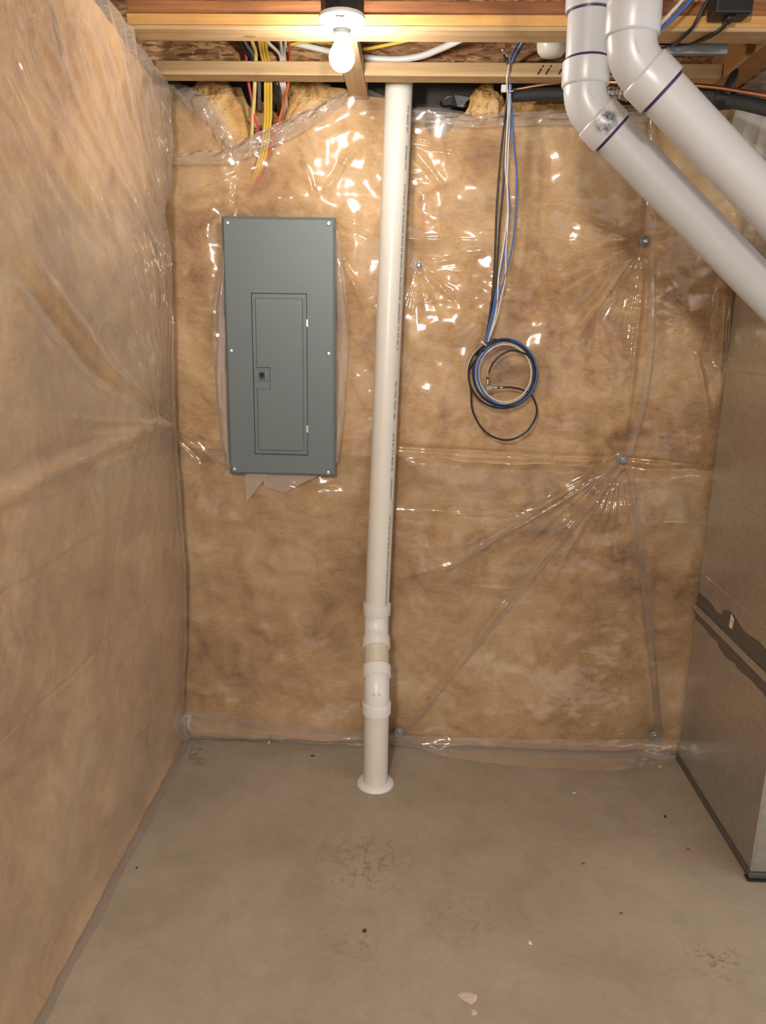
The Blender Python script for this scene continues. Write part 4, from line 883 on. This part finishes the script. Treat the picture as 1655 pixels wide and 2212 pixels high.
# shiny square of film under the torn washer
q = P(900, 570, film_y(905, 573) - 0.003)
MB().poly([P(883, 576, q[1] - 0.006), P(897, 552, q[1] - 0.004), P(914, 572, q[1]), P(904, 592, q[1] - 0.004)], (0, 0.0006, 0)).build('torn_square', 'film_crease', back_film)

# ------------------------------------------------------------------ odds behind the top of the wall
rc = thing('round_duct', tuple(P(950, 240, 2.74)), 'round bright metal duct end showing above the sheet', 'duct')
q = Vector(P(950, 262, 2.79)); q.z -= 0.01
MB().lathe([(0.0, 0.030), (0.050, 0.030), (0.053, 0.034), (0.056, 0.030), (0.056, 0.022), (0.053, 0.019), (0.056, 0.015), (0.056, -0.05), (0.0, -0.05)], q, (0.05, -0.25, 1), 36).build('collar', 'steel', rc, True, 35, origin=q)
q = P(985, 214, 2.74)
mb = MB(); pts = []
for k in range(18):
    an = 2 * math.pi * k / 18; rr_ = 0.040 * (0.65 + 0.5 * random.random()); pts.append((q[0] + rr_ * 1.25 * math.cos(an), 2.742 + random.uniform(-0.008, 0.008), q[2] - 0.004 + rr_ * 0.6 * math.sin(an)))
mb.poly(pts, (0, 0.02, 0)); o = mb.build('plastic_bag', 'c_black', None, origin=tuple(q)); tag(o, 'crumpled black plastic stuffed above the round metal duct', 'plastic')
q = P(1048, 216, 2.735)
def tuft(name, c, r, mat, label, seed, squash=(1, 0.7, 1)):
    bm = bmesh.new(); bmesh.ops.create_icosphere(bm, subdivisions=4, radius=1)
    for v in bm.verts:
        n = v.co.normalized(); k = 1 + 0.28 * float(fbm(n.x * 2.2 + seed, n.z * 2.2 + n.y * 1.7, seed, 4))
        v.co = Vector((n.x * r * squash[0] * k, n.y * r * squash[1] * k, n.z * r * squash[2] * k))
    me = bpy.data.meshes.new(name); bm.to_mesh(me); bm.free()
    for p in me.polygons: p.use_smooth = True
    o = link(name, me, mat, None, Vector(c)); return tag(o, label, 'insulation', 'tufts of bare insulation above the sheet')
tuft('insulation_tuft', P(1048, 226, 2.745), 0.052, 'insul_bare', 'torn tuft of insulation beside the round metal duct', 3, (1, 0.6, 1.1))
tuft('insulation_tuft', P(465, 232, 2.775), 0.085, 'insul_bare', 'broad bare insulation tuft in the corner above the folded sheet', 5, (1.0, 0.5, 1.15))
tuft('insulation_tuft', P(672, 235, 2.775), 0.085, 'insul_bare', 'bare insulation tuft between the red cable and the cross board', 9, (0.95, 0.5, 1.2))
tuft('insulation_tuft', P(560, 248, 2.765), 0.030, 'insul_bare', 'small insulation tuft pushed between the panel cables', 11, (1.0, 0.6, 1.4))
tuft('insulation_tuft', P(1160, 236, 2.760), 0.05, 'insul_bare', 'flat mustard insulation tuft under the black foam sleeve', 14, (2.6, 0.6, 0.62))

# ------------------------------------------------------------------ debris on the slab
def bit(name, px, py, sx, sy, mat, label, seed, h=0.003, cat='debris'):
    rnd = random.Random(seed); c = PZ(px, py, 0.0); n = 9; pts = []
    for k in range(n):
        an = 2 * math.pi * k / n; rr_ = 0.6 + 0.5 * rnd.random(); pts.append((c[0] + sx * rr_ * math.cos(an), c[1] + sy * rr_ * math.sin(an), 0.0004))
    top = [(c[0] + (p[0] - c[0]) * 0.7, c[1] + (p[1] - c[1]) * 0.7, h * (0.7 + 0.5 * rnd.random())) for p in pts]
    mb = MB(); mb.add(pts + top, [tuple(range(n)), tuple(range(n, 2 * n))] + [(i, (i + 1) % n, (i + 1) % n + n, i + n) for i in range(n)])
    o = mb.build(name, mat, None, origin=tuple(c)); return tag(o, label, cat)
bit('paper_scrap', 1012, 2155, 0.032, 0.020, 'paper', 'torn pinkish paper scrap lying alone on the slab', 3, 0.0012, 'scrap')
bit('paper_scrap', 1024, 2186, 0.010, 0.010, 'paper', 'little torn paper piece beside the larger pinkish scrap', 4, 0.001, 'scrap')
bit('paint_chip', 1145, 2037, 0.0055, 0.008, 'chip_white', 'small bright white chip on the open slab', 5)
bit('paint_chip', 1240, 1713, 0.008, 0.006, 'chip_white', 'pale flat chip near the sheet at the wall foot', 6, 0.002)
bit('wood_chip', 1487, 1836, 0.009, 0.007, 'chip_red', 'reddish wood chip beside the duct base', 7, 0.005)
bit('pebble', 1437, 1765, 0.006, 0.006, 'chip_dark', 'dark pebble near the duct', 8, 0.006)
bit('wood_chip', 1260, 1866, 0.009, 0.004, 'chip_brown', 'thin brown wood splinter between pebble and scrap', 9)
bit('dirt_crumb', 788, 2011, 0.007, 0.010, 'chip_dark', 'dark dirt crumb in front of the vent pipe', 10)
bit('dirt_crumb', 1342, 1973, 0.006, 0.005, 'chip_brown', 'flat brown dirt crumb near the reddish chip', 11, 0.002)
bit('dirt_crumb', 295, 1875, 0.004, 0.004, 'chip_dark', 'tiny dark crumb near the side wall sheet', 12)
bit('dirt_crumb', 675, 1633, 0.012, 0.008, 'chip_dark', 'dark grit patch near the wall foot under the panel', 13, 0.0015)
bit('fibre_tuft', 1427, 1657, 0.012, 0.006, 'straw', 'yellow insulation fibre tuft by the duct corner', 14, 0.008)
bit('fibre_tuft', 581, 1606, 0.006, 0.006, 'straw', 'yellow insulation fibre poking out under the panel side sheet', 15, 0.012)
